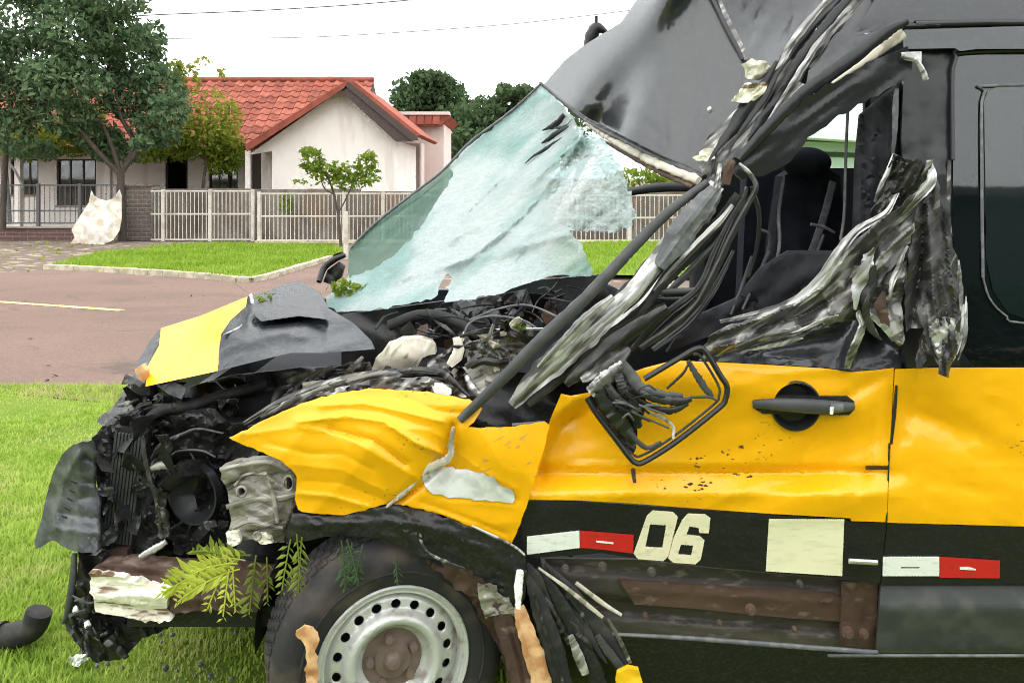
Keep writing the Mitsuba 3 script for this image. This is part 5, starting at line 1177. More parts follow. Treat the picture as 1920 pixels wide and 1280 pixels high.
for i, (pts, w) in enumerate([([(1060, 218, 3.5), (1040, 234, 3.52), (1018, 244, 3.56)], (14, 12, 3)), ([(1072, 240, 3.4), (1044, 252, 3.45), (1016, 268, 3.5)], (14, 14, 3)), ([(1080, 258, 3.32), (1048, 268, 3.4), (1004, 290, 3.48), (985, 306, 3.52)], (12, 16, 6, 2)), ([(1076, 228, 3.42), (1062, 238, 3.44), (1040, 240, 3.48)], (10, 10, 3)), ([(1096, 274, 3.2), (1078, 290, 3.24), (1054, 318, 3.3)], (14, 10, 2))]):
    add('rubber_tear', ptube(pts, w, 5, n=20, jig=.1, seed=90 + i), 'satin_black', scr)
add_('screen_edge', ptube([(1017, 155, 3.86), (954, 212, 3.92), (882, 266, 3.98), (830, 320, 3.98), (770, 366, 3.98), (702, 420, 3.98), (656, 466, 3.96)], 5, 5, n=60, jig=.1, seed=95), 'trim_grey')
add_('header_rail', ptube([(1014, 156, 3.86), (1050, 186, 3.66), (1100, 224, 3.36), (1160, 256, 3.05), (1230, 292, 2.80), (1320, 334, 2.56)], (7, 9, 14, 16, 14, 12), 10, n=50, jig=.08, seed=97), 'scraped_dark_metal', 40)
add_('header_rail', ptube([(1100, 232, 3.33), (1136, 256, 3.14), (1180, 280, 2.94), (1240, 310, 2.74), (1310, 338, 2.54)], (6, 12, 15, 16, 14), 10, n=50, jig=.1, seed=98), 'beige_plastic', 40, label='brownish inner rail along the top of the windscreen')
add_('header_rail', ptube([(1128, 262, 3.14), (1180, 290, 2.94), (1240, 322, 2.75), (1300, 350, 2.56)], (5, 11, 13, 9), 8, n=40, jig=.08, seed=99), 'rusty_metal', 40)
add_('antenna', [ptube([(1100, 92, 3.9), (1112, 62, 3.9), (1120, 52, 3.9), (1144, 66, 3.9)], (14, 26, 20, 4), 20, n=20), ptube([(1118, 60, 3.9), (1118, 30, 3.9)], 6, n=8)], 'black_plastic', label='black stub antenna base on the far edge of the roof')
add_('far_mirror', ptube([(598, 528, 4.15), (608, 502, 4.2), (628, 486, 4.2), (648, 478, 4.2)], (10, 12, 12, 8), 10, n=24), 'black_plastic', label='dark curved housing of the far mirror')
add_('far_mirror_glass', sheet([(606, 528), (614, 506), (636, 490), (646, 498), (640, 520), (622, 534)], 4.22, 6, .03, wob=(.01, 50, 20, 12, 100)), 'scraped_dark_metal', 40)
add_('leaf_litter', leaves(np.vstack([clump(P(650, 540, 3.66), [.09, .05, .03], 60, 9), clump(P(500, 560, 3.45), [.04, .05, .02], 14, 10)]), .05, 5), 'lime_leaf', False)
labels[[k for k in scene if k.endswith('leaf_litter')][0]] = {'kind': 'stuff'}
add_('cross_beam', ptube([(1170, 362, 4.1), (1230, 352, 4.1), (1310, 350, 4.1)], (14, 18, 18), 12, n=20), 'grey_plastic')

# ---- torn windscreen pillar: bars and strips between the wing and the roof
bars = [
    ('pillar_bar', [(862, 787, 2.40), (940, 712, 2.40), (1010, 640, 2.41), (1100, 556, 2.44), (1200, 450, 2.49), (1260, 392, 2.52), (1326, 342, 2.54)], (16, 22, 24, 24, 22, 20, 16), (14, 16), 'grey_plastic', .03),
    ('pillar_skin', [(960, 760, 2.45), (1010, 706, 2.44), (1070, 650, 2.44), (1130, 600, 2.45), (1196, 545, 2.47), (1250, 470, 2.50), (1310, 395, 2.52), (1346, 346, 2.53)], (12, 30, 32, 28, 28, 26, 26, 20), (10, 14), 'bright_torn_metal', .13),
    ('pillar_skin', [(1010, 690, 2.43), (1060, 640, 2.42), (1110, 590, 2.43), (1150, 556, 2.44)], (6, 14, 16, 8), 8, 'bright_torn_metal', .14),
    ('pillar_skin', [(1236, 500, 2.48), (1282, 436, 2.49), (1320, 386, 2.50), (1344, 356, 2.51)], (14, 34, 34, 22), 6, 'trim_grey', .06),
    ('door_dark_strip', [(990, 758, 2.46), (1050, 706, 2.47), (1110, 650, 2.47), (1180, 596, 2.48), (1240, 530, 2.50), (1300, 470, 2.53), (1350, 415, 2.54), (1385, 365, 2.54)], (14, 24, 28, 30, 26, 26, 26, 18), 10, 'rubber', .05),  # plain dark strip along the torn pillar, sharing the rubber colour
    ('pillar_strip', [(1226, 545, 2.48), (1262, 506, 2.48), (1310, 455, 2.49), (1350, 415, 2.50), (1374, 384, 2.51)], (6, 10, 12, 12, 6), 8, 'scraped_metal', .1),
    ('pillar_strip', [(1240, 560, 2.52), (1290, 512, 2.52), (1330, 470, 2.52), (1362, 430, 2.53)], (10, 12, 12, 8), 8, 'grey_plastic', .06),
    ('pillar_hoop', [(1200, 652, 2.47), (1260, 612, 2.46), (1308, 568, 2.46), (1344, 500, 2.47), (1372, 440, 2.48), (1402, 384, 2.49), (1418, 352, 2.49), (1408, 328, 2.50), (1386, 308, 2.51)], (12, 15, 16, 14, 13, 12, 11, 8, 6), 10, 'scraped_dark_metal', .05),
    ('pillar_hoop', [(1180, 660, 2.49), (1250, 590, 2.48), (1310, 540, 2.48), (1340, 476, 2.49), (1366, 420, 2.50), (1394, 372, 2.50), (1400, 350, 2.50)], (10, 14, 14, 12, 12, 8, 5), 8, 'scraped_dark_metal', .08),
    ('pillar_hoop', [(1224, 655, 2.46), (1290, 606, 2.46), (1340, 540, 2.47), (1376, 470, 2.48)], (8, 12, 10, 6), 8, 'satin_black', .05),
    ('pillar_strut', [(1200, 548, 2.50), (1256, 546, 2.50), (1320, 543, 2.49)], (10, 12, 10), 8, 'grey_plastic', .05),
    ('pillar_strut', [(1196, 556, 2.50), (1256, 560, 2.50), (1322, 556, 2.49)], (6, 8, 6), 6, 'satin_black', .05),
    ('pillar_skin', [(1060, 720, 2.44), (1110, 676, 2.43), (1160, 634, 2.44), (1200, 606, 2.45), (1250, 574, 2.46)], (10, 26, 28, 22, 10), 10, 'scraped_dark_metal', .14),
    ('pillar_skin', [(1090, 712, 2.42), (1130, 690, 2.42), (1160, 672, 2.42), (1180, 652, 2.43)], (8, 22, 24, 8), 10, 'scraped_metal', .16),
    ('pillar_strip', [(1386, 306, 2.49), (1400, 318, 2.48), (1412, 330, 2.48)], (4, 6, 5), 5, 'bright_torn_metal', .06),
    ('pillar_strip', [(1372, 300, 2.52), (1366, 320, 2.52), (1362, 346, 2.52)], (14, 18, 12), 10, 'rusty_metal', .1),
    ('pillar_strip', [(1350, 306, 2.53), (1348, 330, 2.52), (1340, 362, 2.52), (1332, 384, 2.52)], (6, 10, 10, 5), 6, 'bright_torn_metal', .1),
    ('pillar_strip', [(1410, 350, 2.52), (1424, 400, 2.53), (1420, 460, 2.54), (1404, 520, 2.55)], (6, 8, 7, 5), 6, 'satin_black', .06),
]
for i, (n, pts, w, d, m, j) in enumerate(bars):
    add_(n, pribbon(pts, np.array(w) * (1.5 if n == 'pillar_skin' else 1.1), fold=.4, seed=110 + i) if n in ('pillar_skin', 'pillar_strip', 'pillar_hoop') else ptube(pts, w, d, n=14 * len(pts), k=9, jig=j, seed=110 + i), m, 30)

# ---- broken mirror hanging on the door
MY = 2.36
mframe = [(1101, 746), (1118, 774), (1152, 819), (1180, 856), (1191, 866), (1208, 865), (1267, 828), (1346, 766), (1360, 749), (1363, 724), (1351, 704), (1323, 659), (1306, 653), (1270, 673), (1208, 710)]
mir = add_('mirror_frame', ptube([(u, v, MY) for u, v in mframe], 11, 11, n=110, k=8), 'satin_black', label='empty black frame of the broken door mirror')
add('housing', sheet(rag([(1102, 748), (1124, 722), (1156, 694), (1176, 690), (1192, 716), (1214, 742), (1206, 776), (1196, 808), (1188, 850), (1152, 812), (1120, 770)], 2.5, 10, 70), lambda u, v: np.full(np.shape(u), MY + .03), 6, .006, wob=(.018, 50, 50, 20, 71, 2)), 'black_plastic', mir, smooth=35)
inner = [(1112, 748), (1150, 806), (1186, 850), (1206, 852), (1262, 818), (1338, 758), (1348, 742), (1346, 720), (1314, 668), (1300, 664)]
add('inner_frame', ptube([(u, v, MY + .02) for u, v in inner], 5, 5, n=80, k=6), 'grey_plastic', mir)
for i, (pts, w, m) in enumerate([
        ([(1165, 680, MY), (1180, 700, MY), (1200, 728, MY - .01), (1240, 740, MY - .01), (1280, 742, MY)], (20, 24, 22, 18, 10), 'grey_plastic'), ([(1200, 735, MY - .02), (1230, 748, MY - .03), (1270, 752, MY - .02), (1296, 748, MY - .01)], (10, 14, 16, 10), 'scraped_dark_metal'),
        ([(1196, 748, MY - .01), (1230, 766, MY - .02), (1264, 768, MY - .02), (1290, 756, MY - .01)], (8, 14, 14, 8), 'black_plastic'), ([(1294, 744, MY), (1330, 744, MY + .01), (1346, 752, MY + .01)], (5, 6, 4), 'grey_plastic'),
        ([(1290, 676, MY + .02), (1308, 706, MY + .02), (1334, 744, MY + .02)], (8, 14, 12), 'grey_plastic'), ([(1210, 772, MY + .01), (1244, 784, MY + .01), (1262, 800, MY + .01), (1262, 822, MY)], (5, 7, 7, 5), 'beige_plastic'),
        ([(1250, 728, MY), (1280, 700, MY + .01), (1292, 680, MY + .02)], (5, 6, 4), 'black_plastic'), ([(1120, 728, MY), (1140, 760, MY), (1170, 800, MY), (1190, 830, MY)], (28, 34, 34, 14), 'scraped_dark_metal'),
        ([(1136, 720, MY - .01), (1160, 750, MY - .02), (1186, 776, MY - .02), (1200, 800, MY - .01)], (14, 20, 22, 10), 'black_plastic'), ([(1160, 700, MY - .01), (1168, 730, MY - .02), (1178, 744, MY - .02)], (18, 20, 12), 'scraped_dark_metal'),
        ([(1106, 736, MY), (1140, 706, MY), (1170, 684, MY)], (24, 30, 20), 'scraped_metal'), ([(1190, 770, MY - .02), (1214, 760, MY - .03), (1238, 760, MY - .03)], (5, 6, 5), 'trim_grey'), ([(1176, 806, MY - .01), (1210, 838, MY), (1240, 828, MY)], (10, 10, 6), 'grey_plastic')]):
    add('linkage', ptube(pts, w, tuple(x * .6 for x in w), n=26, jig=.08, seed=140 + i, k=8), m, mir, smooth=35)
for i in range(9):
    a = np.random.default_rng(200 + i)
    u, v = a.uniform(1130, 1200), a.uniform(710, 800)
    add('cable', ptube([(u, v, MY - .03), (u + a.uniform(-20, 30), v + a.uniform(-14, 14), MY - .05), (u + a.uniform(20, 60), v + a.uniform(-6, 40), MY - .03)], 4, n=18, k=6), ('black_plastic', 'trim_grey', 'grey_plastic')[i % 3], mir)

# ---- engine bay
add_('firewall', sheet([(640, 590), (860, 560), (1000, 525), (1120, 515), (1150, 560), (1120, 760), (1000, 860), (640, 860)], [(640, 590, 3.5), (1120, 515, 3.0), (1120, 760, 2.9), (640, 860, 3.3), (900, 700, 3.2)], 16, .02, wob=(.04, 20, 140, 60, 150, 2)), 'black_plastic', 30)
add_('engine_block', [bevel_box(-1.02, -.30, 2.98, 3.7, .55, 1.0, .03)], 'cabin_dark', False)
add_('inner_wing', sheet([(300, 740), (430, 705), (560, 690), (700, 690), (860, 700), (900, 760), (700, 800), (520, 840), (440, 900), (440, 1060), (300, 1080), (196, 1066), (176, 820), (230, 745)],
     [(196, 1060, 3.0), (230, 745, 3.1), (560, 690, 3.1), (860, 700, 2.75), (440, 1050, 2.95), (520, 840, 2.9), (320, 920, 3.05)], 14, .02, wob=(.05, 20, 120, 60, 150, 2)), 'black_plastic', 30)
add_('front_crossmember', bevel_box(-1.3, -1.22, 2.9, 4.1, 1.0, 1.06, .01), 'black_plastic', False)
add_('lamp_bowl', lathe([(.0005, .07), (.03, .065), (.06, .045), (.082, .01), (.09, -.012), (.096, -.012), (.096, .02)], 40).apply_transform(trimesh.transformations.rotation_matrix(-.35, [0, 0, 1])).apply_translation(P(364, 925, 2.72)), 'satin_black', 40)
rad = add_('radiator', bevel_box(-.055, .055, -.02, .02, -.20, .20, .006).apply_transform(trimesh.transformations.rotation_matrix(.12, [0, 1, 0])).apply_translation(P(238, 910, 2.80)), 'black_plastic', False)
for k in range(9):
    add('fin', bevel_box(-.004, .004, -.03, -.019, -.18, .18, .001).apply_translation([-.044 + k * .011, 0, 0]).apply_transform(trimesh.transformations.rotation_matrix(.12, [0, 1, 0])).apply_translation(P(238, 910, 2.80)), 'grey_plastic', rad, smooth=False)
add_('coolant_hose', ptube([(262, 800, 2.78), (300, 770, 2.80), (360, 760, 2.84), (420, 740, 2.9), (500, 720, 2.95)], (18, 20, 20, 18), n=40, k=12), 'rubber')
add_('coolant_hose', ptube([(730, 610, 2.8), (790, 590, 2.78), (850, 600, 2.74), (900, 630, 2.7)], (20, 22, 20), n=30, k=12, jig=.02), 'rubber')
add_('reservoir', bevel_box(-.07, .07, -.05, .05, -.045, .045, .018).apply_transform(trimesh.transformations.rotation_matrix(.3, [0, 1, 0])).apply_translation(P(900, 596, 2.86)), 'grey_plastic', 30)
add_('reservoir_cap', lathe([(.0005, -.014), (.022, -.014), (.024, .0), (.024, .014)], 20).apply_transform(trimesh.transformations.rotation_matrix(-1.3, [1, 0, 0])).apply_translation(P(905, 566, 2.85)), 'satin_black', 30)
add_('washer_tank', sheet(rag([(690, 706), (700, 680), (724, 648), (748, 634), (790, 634), (812, 644), (816, 664), (790, 672), (782, 690), (752, 704), (714, 712), (692, 722)], 1.5, 12, 12), lambda u, v: 2.62 - bump(u, v, 750, 670, 50, 30, .05), 6, .05, wob=(.006, 50, 60, 24, 151)), 'beige_plastic', 45, label='beige torn panel in the engine bay')
add_('bulkhead_plate', sheet(rag([(790, 676), (850, 650), (930, 640), (990, 640), (1000, 660), (960, 700), (920, 738), (890, 745), (860, 720), (820, 700), (800, 690)], 4, 12, 13), lambda u, v: 2.60 + .0006 * (700 - v), 6, .006, wob=(.03, 15, 70, 14, 152)), 'scraped_metal', 35, label='torn silvery bulkhead plate beside the pillar')
add_('bulkhead_plate', sheet(rag([(862, 640), (920, 632), (1000, 622), (1020, 640), (960, 664), (880, 664)], 3, 12, 14), lambda u, v: 2.58 + .0006 * (700 - v), 6, .006, wob=(.02, 5, 80, 12, 153)), 'cast_metal', 35)
add_('bulkhead_plate', sheet(rag([(870, 690), (940, 668), (985, 668), (960, 700), (920, 732), (900, 738)], 2, 10, 15), lambda u, v: 2.55 + .0006 * (700 - v), 6, .006, wob=(.012, 40, 60, 16, 154)), 'cast_metal', 35)
add_('hinge_plate', ptube([(875, 704, 2.52), (884, 724, 2.5), (898, 738, 2.49), (910, 738, 2.48)], (10, 14, 16, 8), 8, n=20, jig=.1, seed=155), 'bright_torn_metal')


def tangle(name, poly, y0, y1, n, w, mts, seed, ang=None, ln=(40, 120), parent=None):
    """Loose wires, hoses and bent strips, each a piece of its own."""
    r = np.random.default_rng(seed); po = Polygon(poly); b = po.bounds; c = 0
    while c < n:
        u, v = r.uniform(b[0], b[2]), r.uniform(b[1], b[3])
        if not po.contains(Point(u, v)): continue
        a = r.uniform(0, 2 * np.pi) if ang is None else math.radians(ang + r.normal(0, 28))
        L = r.uniform(*ln); pts = [(u, v, r.uniform(y0, y1))]
        for k in range(3):
            a += r.normal(0, .5)
            q = (pts[-1][0] + math.cos(a) * L / 3, pts[-1][1] + math.sin(a) * L / 3, np.clip(pts[-1][2] + r.normal(0, .05), y0, y1))
            if not po.buffer(6).contains(Point(q[0], q[1])): break
            pts.append(q)
        if len(pts) < 3: continue
        ww = r.uniform(*w)
        add_(name, pribbon(pts, (ww, ww * 1.8, ww), seed=seed * 100 + c, n=18) if 'strip' in name else ptube(pts, (ww * .6, ww, ww * .5), ww * r.uniform(.3, .9), n=16, k=7, jig=.1, seed=seed * 100 + c), mts[r.integers(len(mts))], 30)
        c += 1


def plates(name, poly, y0, y1, n, size, mts, seed):
    """Broken and bent plates of sheet and plastic, each a piece of its own."""
    r = np.random.default_rng(seed); po = Polygon(poly); b = po.bounds; c = 0
    while c < n:
        u, v = r.uniform(b[0], b[2]), r.uniform(b[1], b[3])
        if not po.contains(Point(u, v)): continue
        s = r.uniform(*size); a = np.sort(r.uniform(0, 2 * np.pi, 8)); t = r.uniform(0, np.pi)
        q = np.stack([np.cos(a) * s * r.uniform(.6, 1.2, 8), np.sin(a) * s * .5 * r.uniform(.5, 1.2, 8)], 1) @ np.array([[math.cos(t), math.sin(t)], [-math.sin(t), math.cos(t)]]) + [u, v]
        q = Polygon(q).buffer(0).intersection(po.buffer(4).buffer(0))
        if q.geom_type != 'Polygon' or q.area < 60 or not q.is_valid: continue
        y = r.uniform(y0, y1); g = r.normal(0, .0016, 2)
        add_(name, sheet(q, (lambda u0, v0, yy, gg: lambda uu, vv: yy + gg[0] * (uu - u0) + gg[1] * (vv - v0))(u, v, y, g), 6, .006, wob=(.012, r.uniform(-90, 90), s * 1.4, s * .5, seed + c)), mts[r.integers(len(mts))], 35)
        c += 1


plates('broken_plate', [(700, 600), (830, 572), (940, 556), (1060, 530), (1060, 590), (1000, 630), (840, 650), (740, 630)], 2.72, 3.0, 24, (16, 46), ['black_plastic', 'scraped_dark_metal', 'rusty_metal', 'satin_black', 'scraped_dark_metal'], 51)
plates('broken_plate', [(200, 790), (300, 770), (420, 800), (420, 1020), (320, 1050), (220, 1050), (186, 920)], 2.76, 2.86, 34, (16, 48), ['black_plastic', 'satin_black', 'black_plastic', 'scraped_dark_metal'], 52)
plates('broken_plate', [(210, 770), (240, 700), (280, 720), (400, 720), (540, 690), (440, 790), (300, 800), (220, 800)], 2.82, 3.05, 16, (16, 44), ['black_plastic', 'satin_black', 'scraped_dark_metal'], 53)
plates('broken_plate', [(560, 760), (640, 710), (720, 690), (860, 690), (900, 730), (850, 720), (700, 720)], 2.53, 2.62, 16, (12, 34), ['scraped_metal', 'scraped_dark_metal', 'cast_metal', 'black_plastic'], 54)
tangle('engine_cable', [(690, 610), (730, 585), (820, 572), (940, 556), (1060, 530), (1100, 540), (1060, 600), (1000, 630), (840, 650), (810, 632), (740, 630), (705, 650)], 2.66, 3.0, 30, (3, 9), ['black_plastic', 'scraped_dark_metal', 'rubber', 'satin_black'], 31, -15)
tangle('engine_hose', [(700, 600), (900, 566), (1050, 540), (1040, 610), (850, 650), (740, 630)], 2.7, 3.0, 8, (12, 22), ['black_plastic', 'rubber', 'satin_black'], 32, -20)
tangle('bent_strip', [(820, 640), (900, 600), (1000, 590), (1050, 600), (990, 650), (900, 740), (840, 700)], 2.5, 2.62, 22, (5, 14), ['scraped_metal', 'cast_metal', 'scraped_dark_metal', 'beige_plastic'], 33, -10)
tangle('bent_strip', [(540, 770), (600, 720), (700, 700), (820, 690), (850, 720), (700, 716), (600, 742)], 2.52, 2.62, 16, (4, 10), ['scraped_metal', 'scraped_dark_metal', 'black_plastic', 'cast_metal'], 34, -18)
tangle('bent_strip', [(520, 720), (700, 668), (700, 700), (620, 730), (540, 765), (500, 790)], 2.7, 2.9, 14, (6, 14), ['scraped_dark_metal', 'black_plastic', 'cast_metal'], 35, -30)
add_('wire_loop', ptube([(868, 640, 2.6), (880, 606, 2.6), (920, 592, 2.62), (980, 600, 2.62), (1010, 618, 2.6)], 4, n=30, k=6), 'trim_grey')
add_('wire_loop', ptube([(880, 600, 2.64), (930, 580, 2.66), (990, 572, 2.66), (1060, 600, 2.6)], 4, n=30, k=6), 'trim_grey')
add_('wire_loop', ptube([(890, 622, 2.6), (950, 617, 2.58), (1020, 616, 2.56)], 4, n=30, k=6), 'chrome_trim')
add_('caught_leaf', leaves(clump(P(965, 620, 2.58), [.035, .02, .025], 26, 3), .05, 6), 'lime_leaf', False)
labels[[k for k in scene if k.endswith('caught_leaf')][0]] = {'kind': 'stuff'}

# ---- nose: radiator pack, lamp carrier, bumper pieces
add_('radiator_shroud', sheet(rag([(190, 800), (225, 775), (262, 770), (275, 860), (290, 940), (305, 1030), (250, 1060), (196, 1056), (184, 960), (176, 880)], 2, 12, 20), [(190, 800, 2.86), (262, 770, 2.82), (305, 1030, 2.76), (196, 1056, 2.82)], 7, .05, wob=(.02, 80, 60, 16, 160)), 'black_plastic', 35)
add_('lamp_housing', sheet(rag([(285, 800), (320, 780), (390, 765), (430, 800), (440, 830), (500, 850), (430, 870), (408, 880), (424, 960), (425, 1030), (330, 1040), (310, 960), (290, 880)], 2, 12, 21), [(285, 800, 2.86), (430, 800, 2.76), (425, 1030, 2.74), (330, 1040, 2.76), (360, 900, 2.92)], 7, .03, wob=(.035, 30, 70, 24, 161)), 'black_plastic', 35)
add_('lamp_rim', ptube([(284, 860, 2.74), (300, 834, 2.73), (340, 815, 2.72), (372, 804, 2.72), (420, 812, 2.70)], (6, 9, 8, 6, 4), 6, n=30, jig=.1, seed=162), 'scraped_dark_metal')
add_('lamp_rim', ptube([(316, 862, 2.74), (332, 846, 2.73), (376, 844, 2.72), (404, 856, 2.72)], (4, 5, 5, 4), 5, n=24), 'grey_plastic')
add_('lamp_carrier', sheet(rag([(288, 912), (298, 920), (308, 950), (318, 990), (314, 1010), (296, 1010), (292, 960)], 1.5, 9, 22), 2.70, 5, .012, wob=(.012, 80, 40, 12, 163)), 'scraped_metal', 35)
add_('lamp_carrier', ptube([(268, 820, 2.72), (272, 858, 2.71), (282, 900, 2.70), (294, 940, 2.69), (304, 1000, 2.69)], (10, 10, 9, 8, 6), 6, n=30, jig=.12, seed=164), 'scraped_dark_metal')
add_('lamp_carrier', ptube([(312, 1014, 2.68), (290, 1028, 2.67), (262, 1042, 2.67)], (10, 14, 8), 8, n=20, jig=.1, seed=165), 'bright_torn_metal')
add_('lamp_carrier', ptube([(280, 880, 2.72), (300, 872, 2.71), (326, 878, 2.71)], (8, 16, 8), 10, n=16, jig=.15, seed=166), 'cast_metal')
tangle('nose_wire', [(200, 790), (300, 770), (420, 800), (420, 1020), (320, 1050), (220, 1050), (186, 920)], 2.74, 2.86, 18, (3, 9), ['black_plastic', 'satin_black', 'satin_black', 'scraped_dark_metal'], 36, 80, (50, 130))
tangle('nose_strip', [(210, 770), (240, 700), (270, 700), (300, 740), (400, 750), (430, 790), (300, 800), (220, 800)], 2.78, 3.0, 14, (5, 12), ['black_plastic', 'scraped_dark_metal', 'satin_black'], 37, -20)
add_('grille_frame', sheet(rag([(180, 790), (205, 770), (232, 735), (252, 700), (272, 724), (268, 770), (240, 780), (205, 800)], 2, 10, 23), [(180, 790, 2.9), (252, 700, 3.05), (268, 770, 2.84)], 6, .02, wob=(.02, -50, 40, 14, 167)), 'scraped_dark_metal', 35, label='torn upper grille frame at the nose')
add_('grille_frame', ptube([(222, 760, 2.86), (240, 756, 2.84), (258, 748, 2.83)], (6, 10, 5), 5, n=14, jig=.1, seed=168), 'scraped_metal')
add_('grille_frame', ptube([(254, 778, 2.80), (258, 792, 2.79), (256, 798, 2.79)], (16, 18, 10), 8, n=14, jig=.15, seed=169), 'trim_grey')
carrier = add_('headlamp_bracket', sheet(Polygon(rag([(410, 877), (440, 866), (478, 859), (526, 859), (548, 880), (559, 900), (556, 930), (545, 965), (536, 990), (534, 1018), (500, 1016), (470, 1010), (450, 1020), (428, 1023), (423, 1002), (434, 978), (431, 942), (428, 919)], 1.6, 10, 24).exterior.coords, [[(446, 914), (458, 912), (462, 926), (448, 930)], [(537, 890), (546, 892), (550, 918), (538, 922)]]),
     lambda u, v: 2.60 - bump(u, v, 500, 960, 40, 40, .03) - bump(u, v, 520, 880, 30, 20, .02), 5, .03, fold=[([(436, 945), (480, 930), (552, 930)], .02, 6), ([(440, 905), (470, 885), (520, 890)], -.02, 7), ([(470, 985), (490, 975), (510, 990)], .02, 6)], wob=(.012, 30, 70, 30, 170, 2)), 'cast_metal', 40, label='grey cast headlamp bracket torn open below the wing')
add_('bracket_foot', sheet(rag([(424, 1000), (446, 996), (452, 1018), (428, 1026)], 1, 6, 40), 2.56, 5, .02, wob=(.006, 20, 20, 12, 171)), 'peeling_cream_paint', 35)
add_('bracket_foot', sheet(rag([(476, 1002), (500, 998), (512, 1018), (488, 1020)], 1, 6, 41), 2.56, 5, .02, wob=(.006, 20, 20, 12, 172)), 'peeling_cream_paint', 35)
bp = [(129, 839), (150, 828), (172, 825), (178, 854), (178, 917), (187, 930), (185, 967), (184, 1034), (150, 1036), (129, 1030), (101, 1010), (84, 1020), (66, 1030), (64, 1014), (76, 980), (86, 936), (98, 889), (112, 860)]
add_('bumper_corner', sheet(rag(bp, .8, 9, 25), lambda u, v: 2.72 + .0016 * np.clip(150 - u, 0, 90) - .0004 * np.abs(v - 930), 5, .012, fold=[([(150, 850), (120, 900), (104, 990)], .02, 8), ([(110, 960), (182, 972)], -.012, 4), ([(100, 990), (184, 1000)], .012, 5), ([(150, 900), (178, 905)], -.015, 5), ([(160, 855), (178, 870)], -.02, 5), ([(170, 930), (150, 935)], -.012, 5)], wob=(.006, 70, 60, 16, 173)), 'bumper_plastic', 40, label='grey broken corner of the front bumper')
for i, (u, v, s) in enumerate([(134, 905, 5), (130, 922, 5), (126, 938, 6), (121, 955, 5), (116, 970, 4)]):
    add_('bumper_slot', ptube([(u, v - s, 2.69), (u + 10, v, 2.69)], (4, 5), 3, n=6), 'satin_black')
add_('bumper_backing', sheet([(172, 820), (200, 800), (215, 900), (215, 1040), (186, 1040), (188, 960)], 2.80, 8, .03, wob=(.03, 85, 60, 14, 174)), 'black_plastic', 35)
add_('bumper_strip', ptube([(140, 1036, 2.72), (136, 1090, 2.70), (126, 1150, 2.70), (118, 1166, 2.70)], (10, 14, 14, 8), 10, n=30, jig=.05, seed=175), 'grey_plastic')
add_('bumper_lower', sheet(rag([(150, 1040), (190, 1042), (196, 1070), (170, 1080), (176, 1150), (240, 1170), (330, 1170), (260, 1200), (228, 1236), (180, 1240), (130, 1190), (118, 1160), (140, 1100)], 2, 10, 26), lambda u, v: 2.72 + .0002 * (v - 1040), 7, .04, wob=(.03, 60, 60, 20, 176)), 'black_plastic', 35, label='black shredded lower bumper hanging over the grass')
for i, (u, v, w, h) in enumerate([(142, 1144, 12, 18), (164, 1170, 14, 16), (204, 1205, 18, 14)]):
    m = trimesh.creation.icosphere(2); m.vertices *= np.array([w, 8, h]) / 1250 * (0.8 + .4 * meshkit.noise(m.vertices * 2 + i, i))[:, None]
    m.apply_translation(P(u, v, 2.64)); add_('lamp_shard', m, 'decal_white' if i < 2 else 'trim_grey', 40)
tangle('bumper_shred', [(130, 1080), (170, 1080), (180, 1150), (260, 1180), (230, 1236), (170, 1236), (120, 1170)], 2.62, 2.72, 16, (6, 16), ['black_plastic', 'satin_black', 'grey_plastic'], 38, 60, (30, 80))
beam = add_('bumper_beam', sheet(rag([(186, 1056), (250, 1052), (320, 1058), (420, 1060), (520, 1072), (500, 1110), (488, 1148), (400, 1144), (320, 1148), (318, 1100), (168, 1072)], 1.5, 12, 27), lambda u, v: 2.66 - .0009 * np.clip(v - 1056, 0, 60), 6, .05, fold=[([(380, 1064), (378, 1144)], -.012, 5), ([(190, 1064), (300, 1078)], -.02, 8)], wob=(.008, 5, 90, 16, 177)), 'rusty_metal', 35, label='rusty front bumper beam')
add('beam_end', sheet(rag([(168, 1074), (220, 1082), (318, 1104), (312, 1136), (324, 1148), (322, 1167), (250, 1160), (176, 1144), (178, 1130), (170, 1110)], 2, 9, 28), lambda u, v: 2.60 + .012 * np.sin((v - 1080) * .12), 5, .03, fold=[([(172, 1128), (250, 1140), (322, 1150)], -.02, 4), ([(240, 1120), (280, 1128)], -.014, 4)], wob=(.008, 8, 60, 12, 178)), 'peeling_cream_paint', beam, smooth=35, label='cream painted end of the beam, paint peeling off')
hose = add_('hose', [ptube([(-60, 1192, 2.78), (0, 1192, 2.76), (34, 1188, 2.74), (60, 1176, 2.72), (74, 1156, 2.72), (72, 1134, 2.72)], (40, 42, 44, 46, 46, 44), (40, 46), n=50, k=14)], 'rubber', 40, label='thick black rubber elbow hose lying on the grass') if False else None
add_('undertray', box(-1.2, 1.2, 2.66, 4.35, .35, .41), 'black_plastic', False)
add_('far_wing', sheet([(300, 640), (560, 560), (700, 560), (700, 900), (330, 900)], 4.3, 30, .02), 'dark_paint', 40)
add_('far_skirt', box(-1.37, -1.33, 2.9, 4.3, .30, .85), 'black_plastic', False)
add_('far_beam', box(-1.36, -1.24, 2.75, 4.1, .42, .55), 'rusty_metal', False)
ft = lathe([(.215, .0), (.3, -.01), (.34, .03), (.345, .17), (.3, .23), (.215, .22)], 48); ft.apply_translation([-.42, 4.0, .345]); add_('far_tyre', ft, 'rubber')
hk = thing('hose', 'thick black rubber elbow hose lying on the grass left of the bumper', 'hose')
add('tube', tube([[-2.3, 3.18, .045], [-1.96, 3.17, .045], [-1.85, 3.16, .055], [-1.77, 3.15, .09], [-1.745, 3.15, .15]], .046, n=50, k=16), 'rubber', hk)
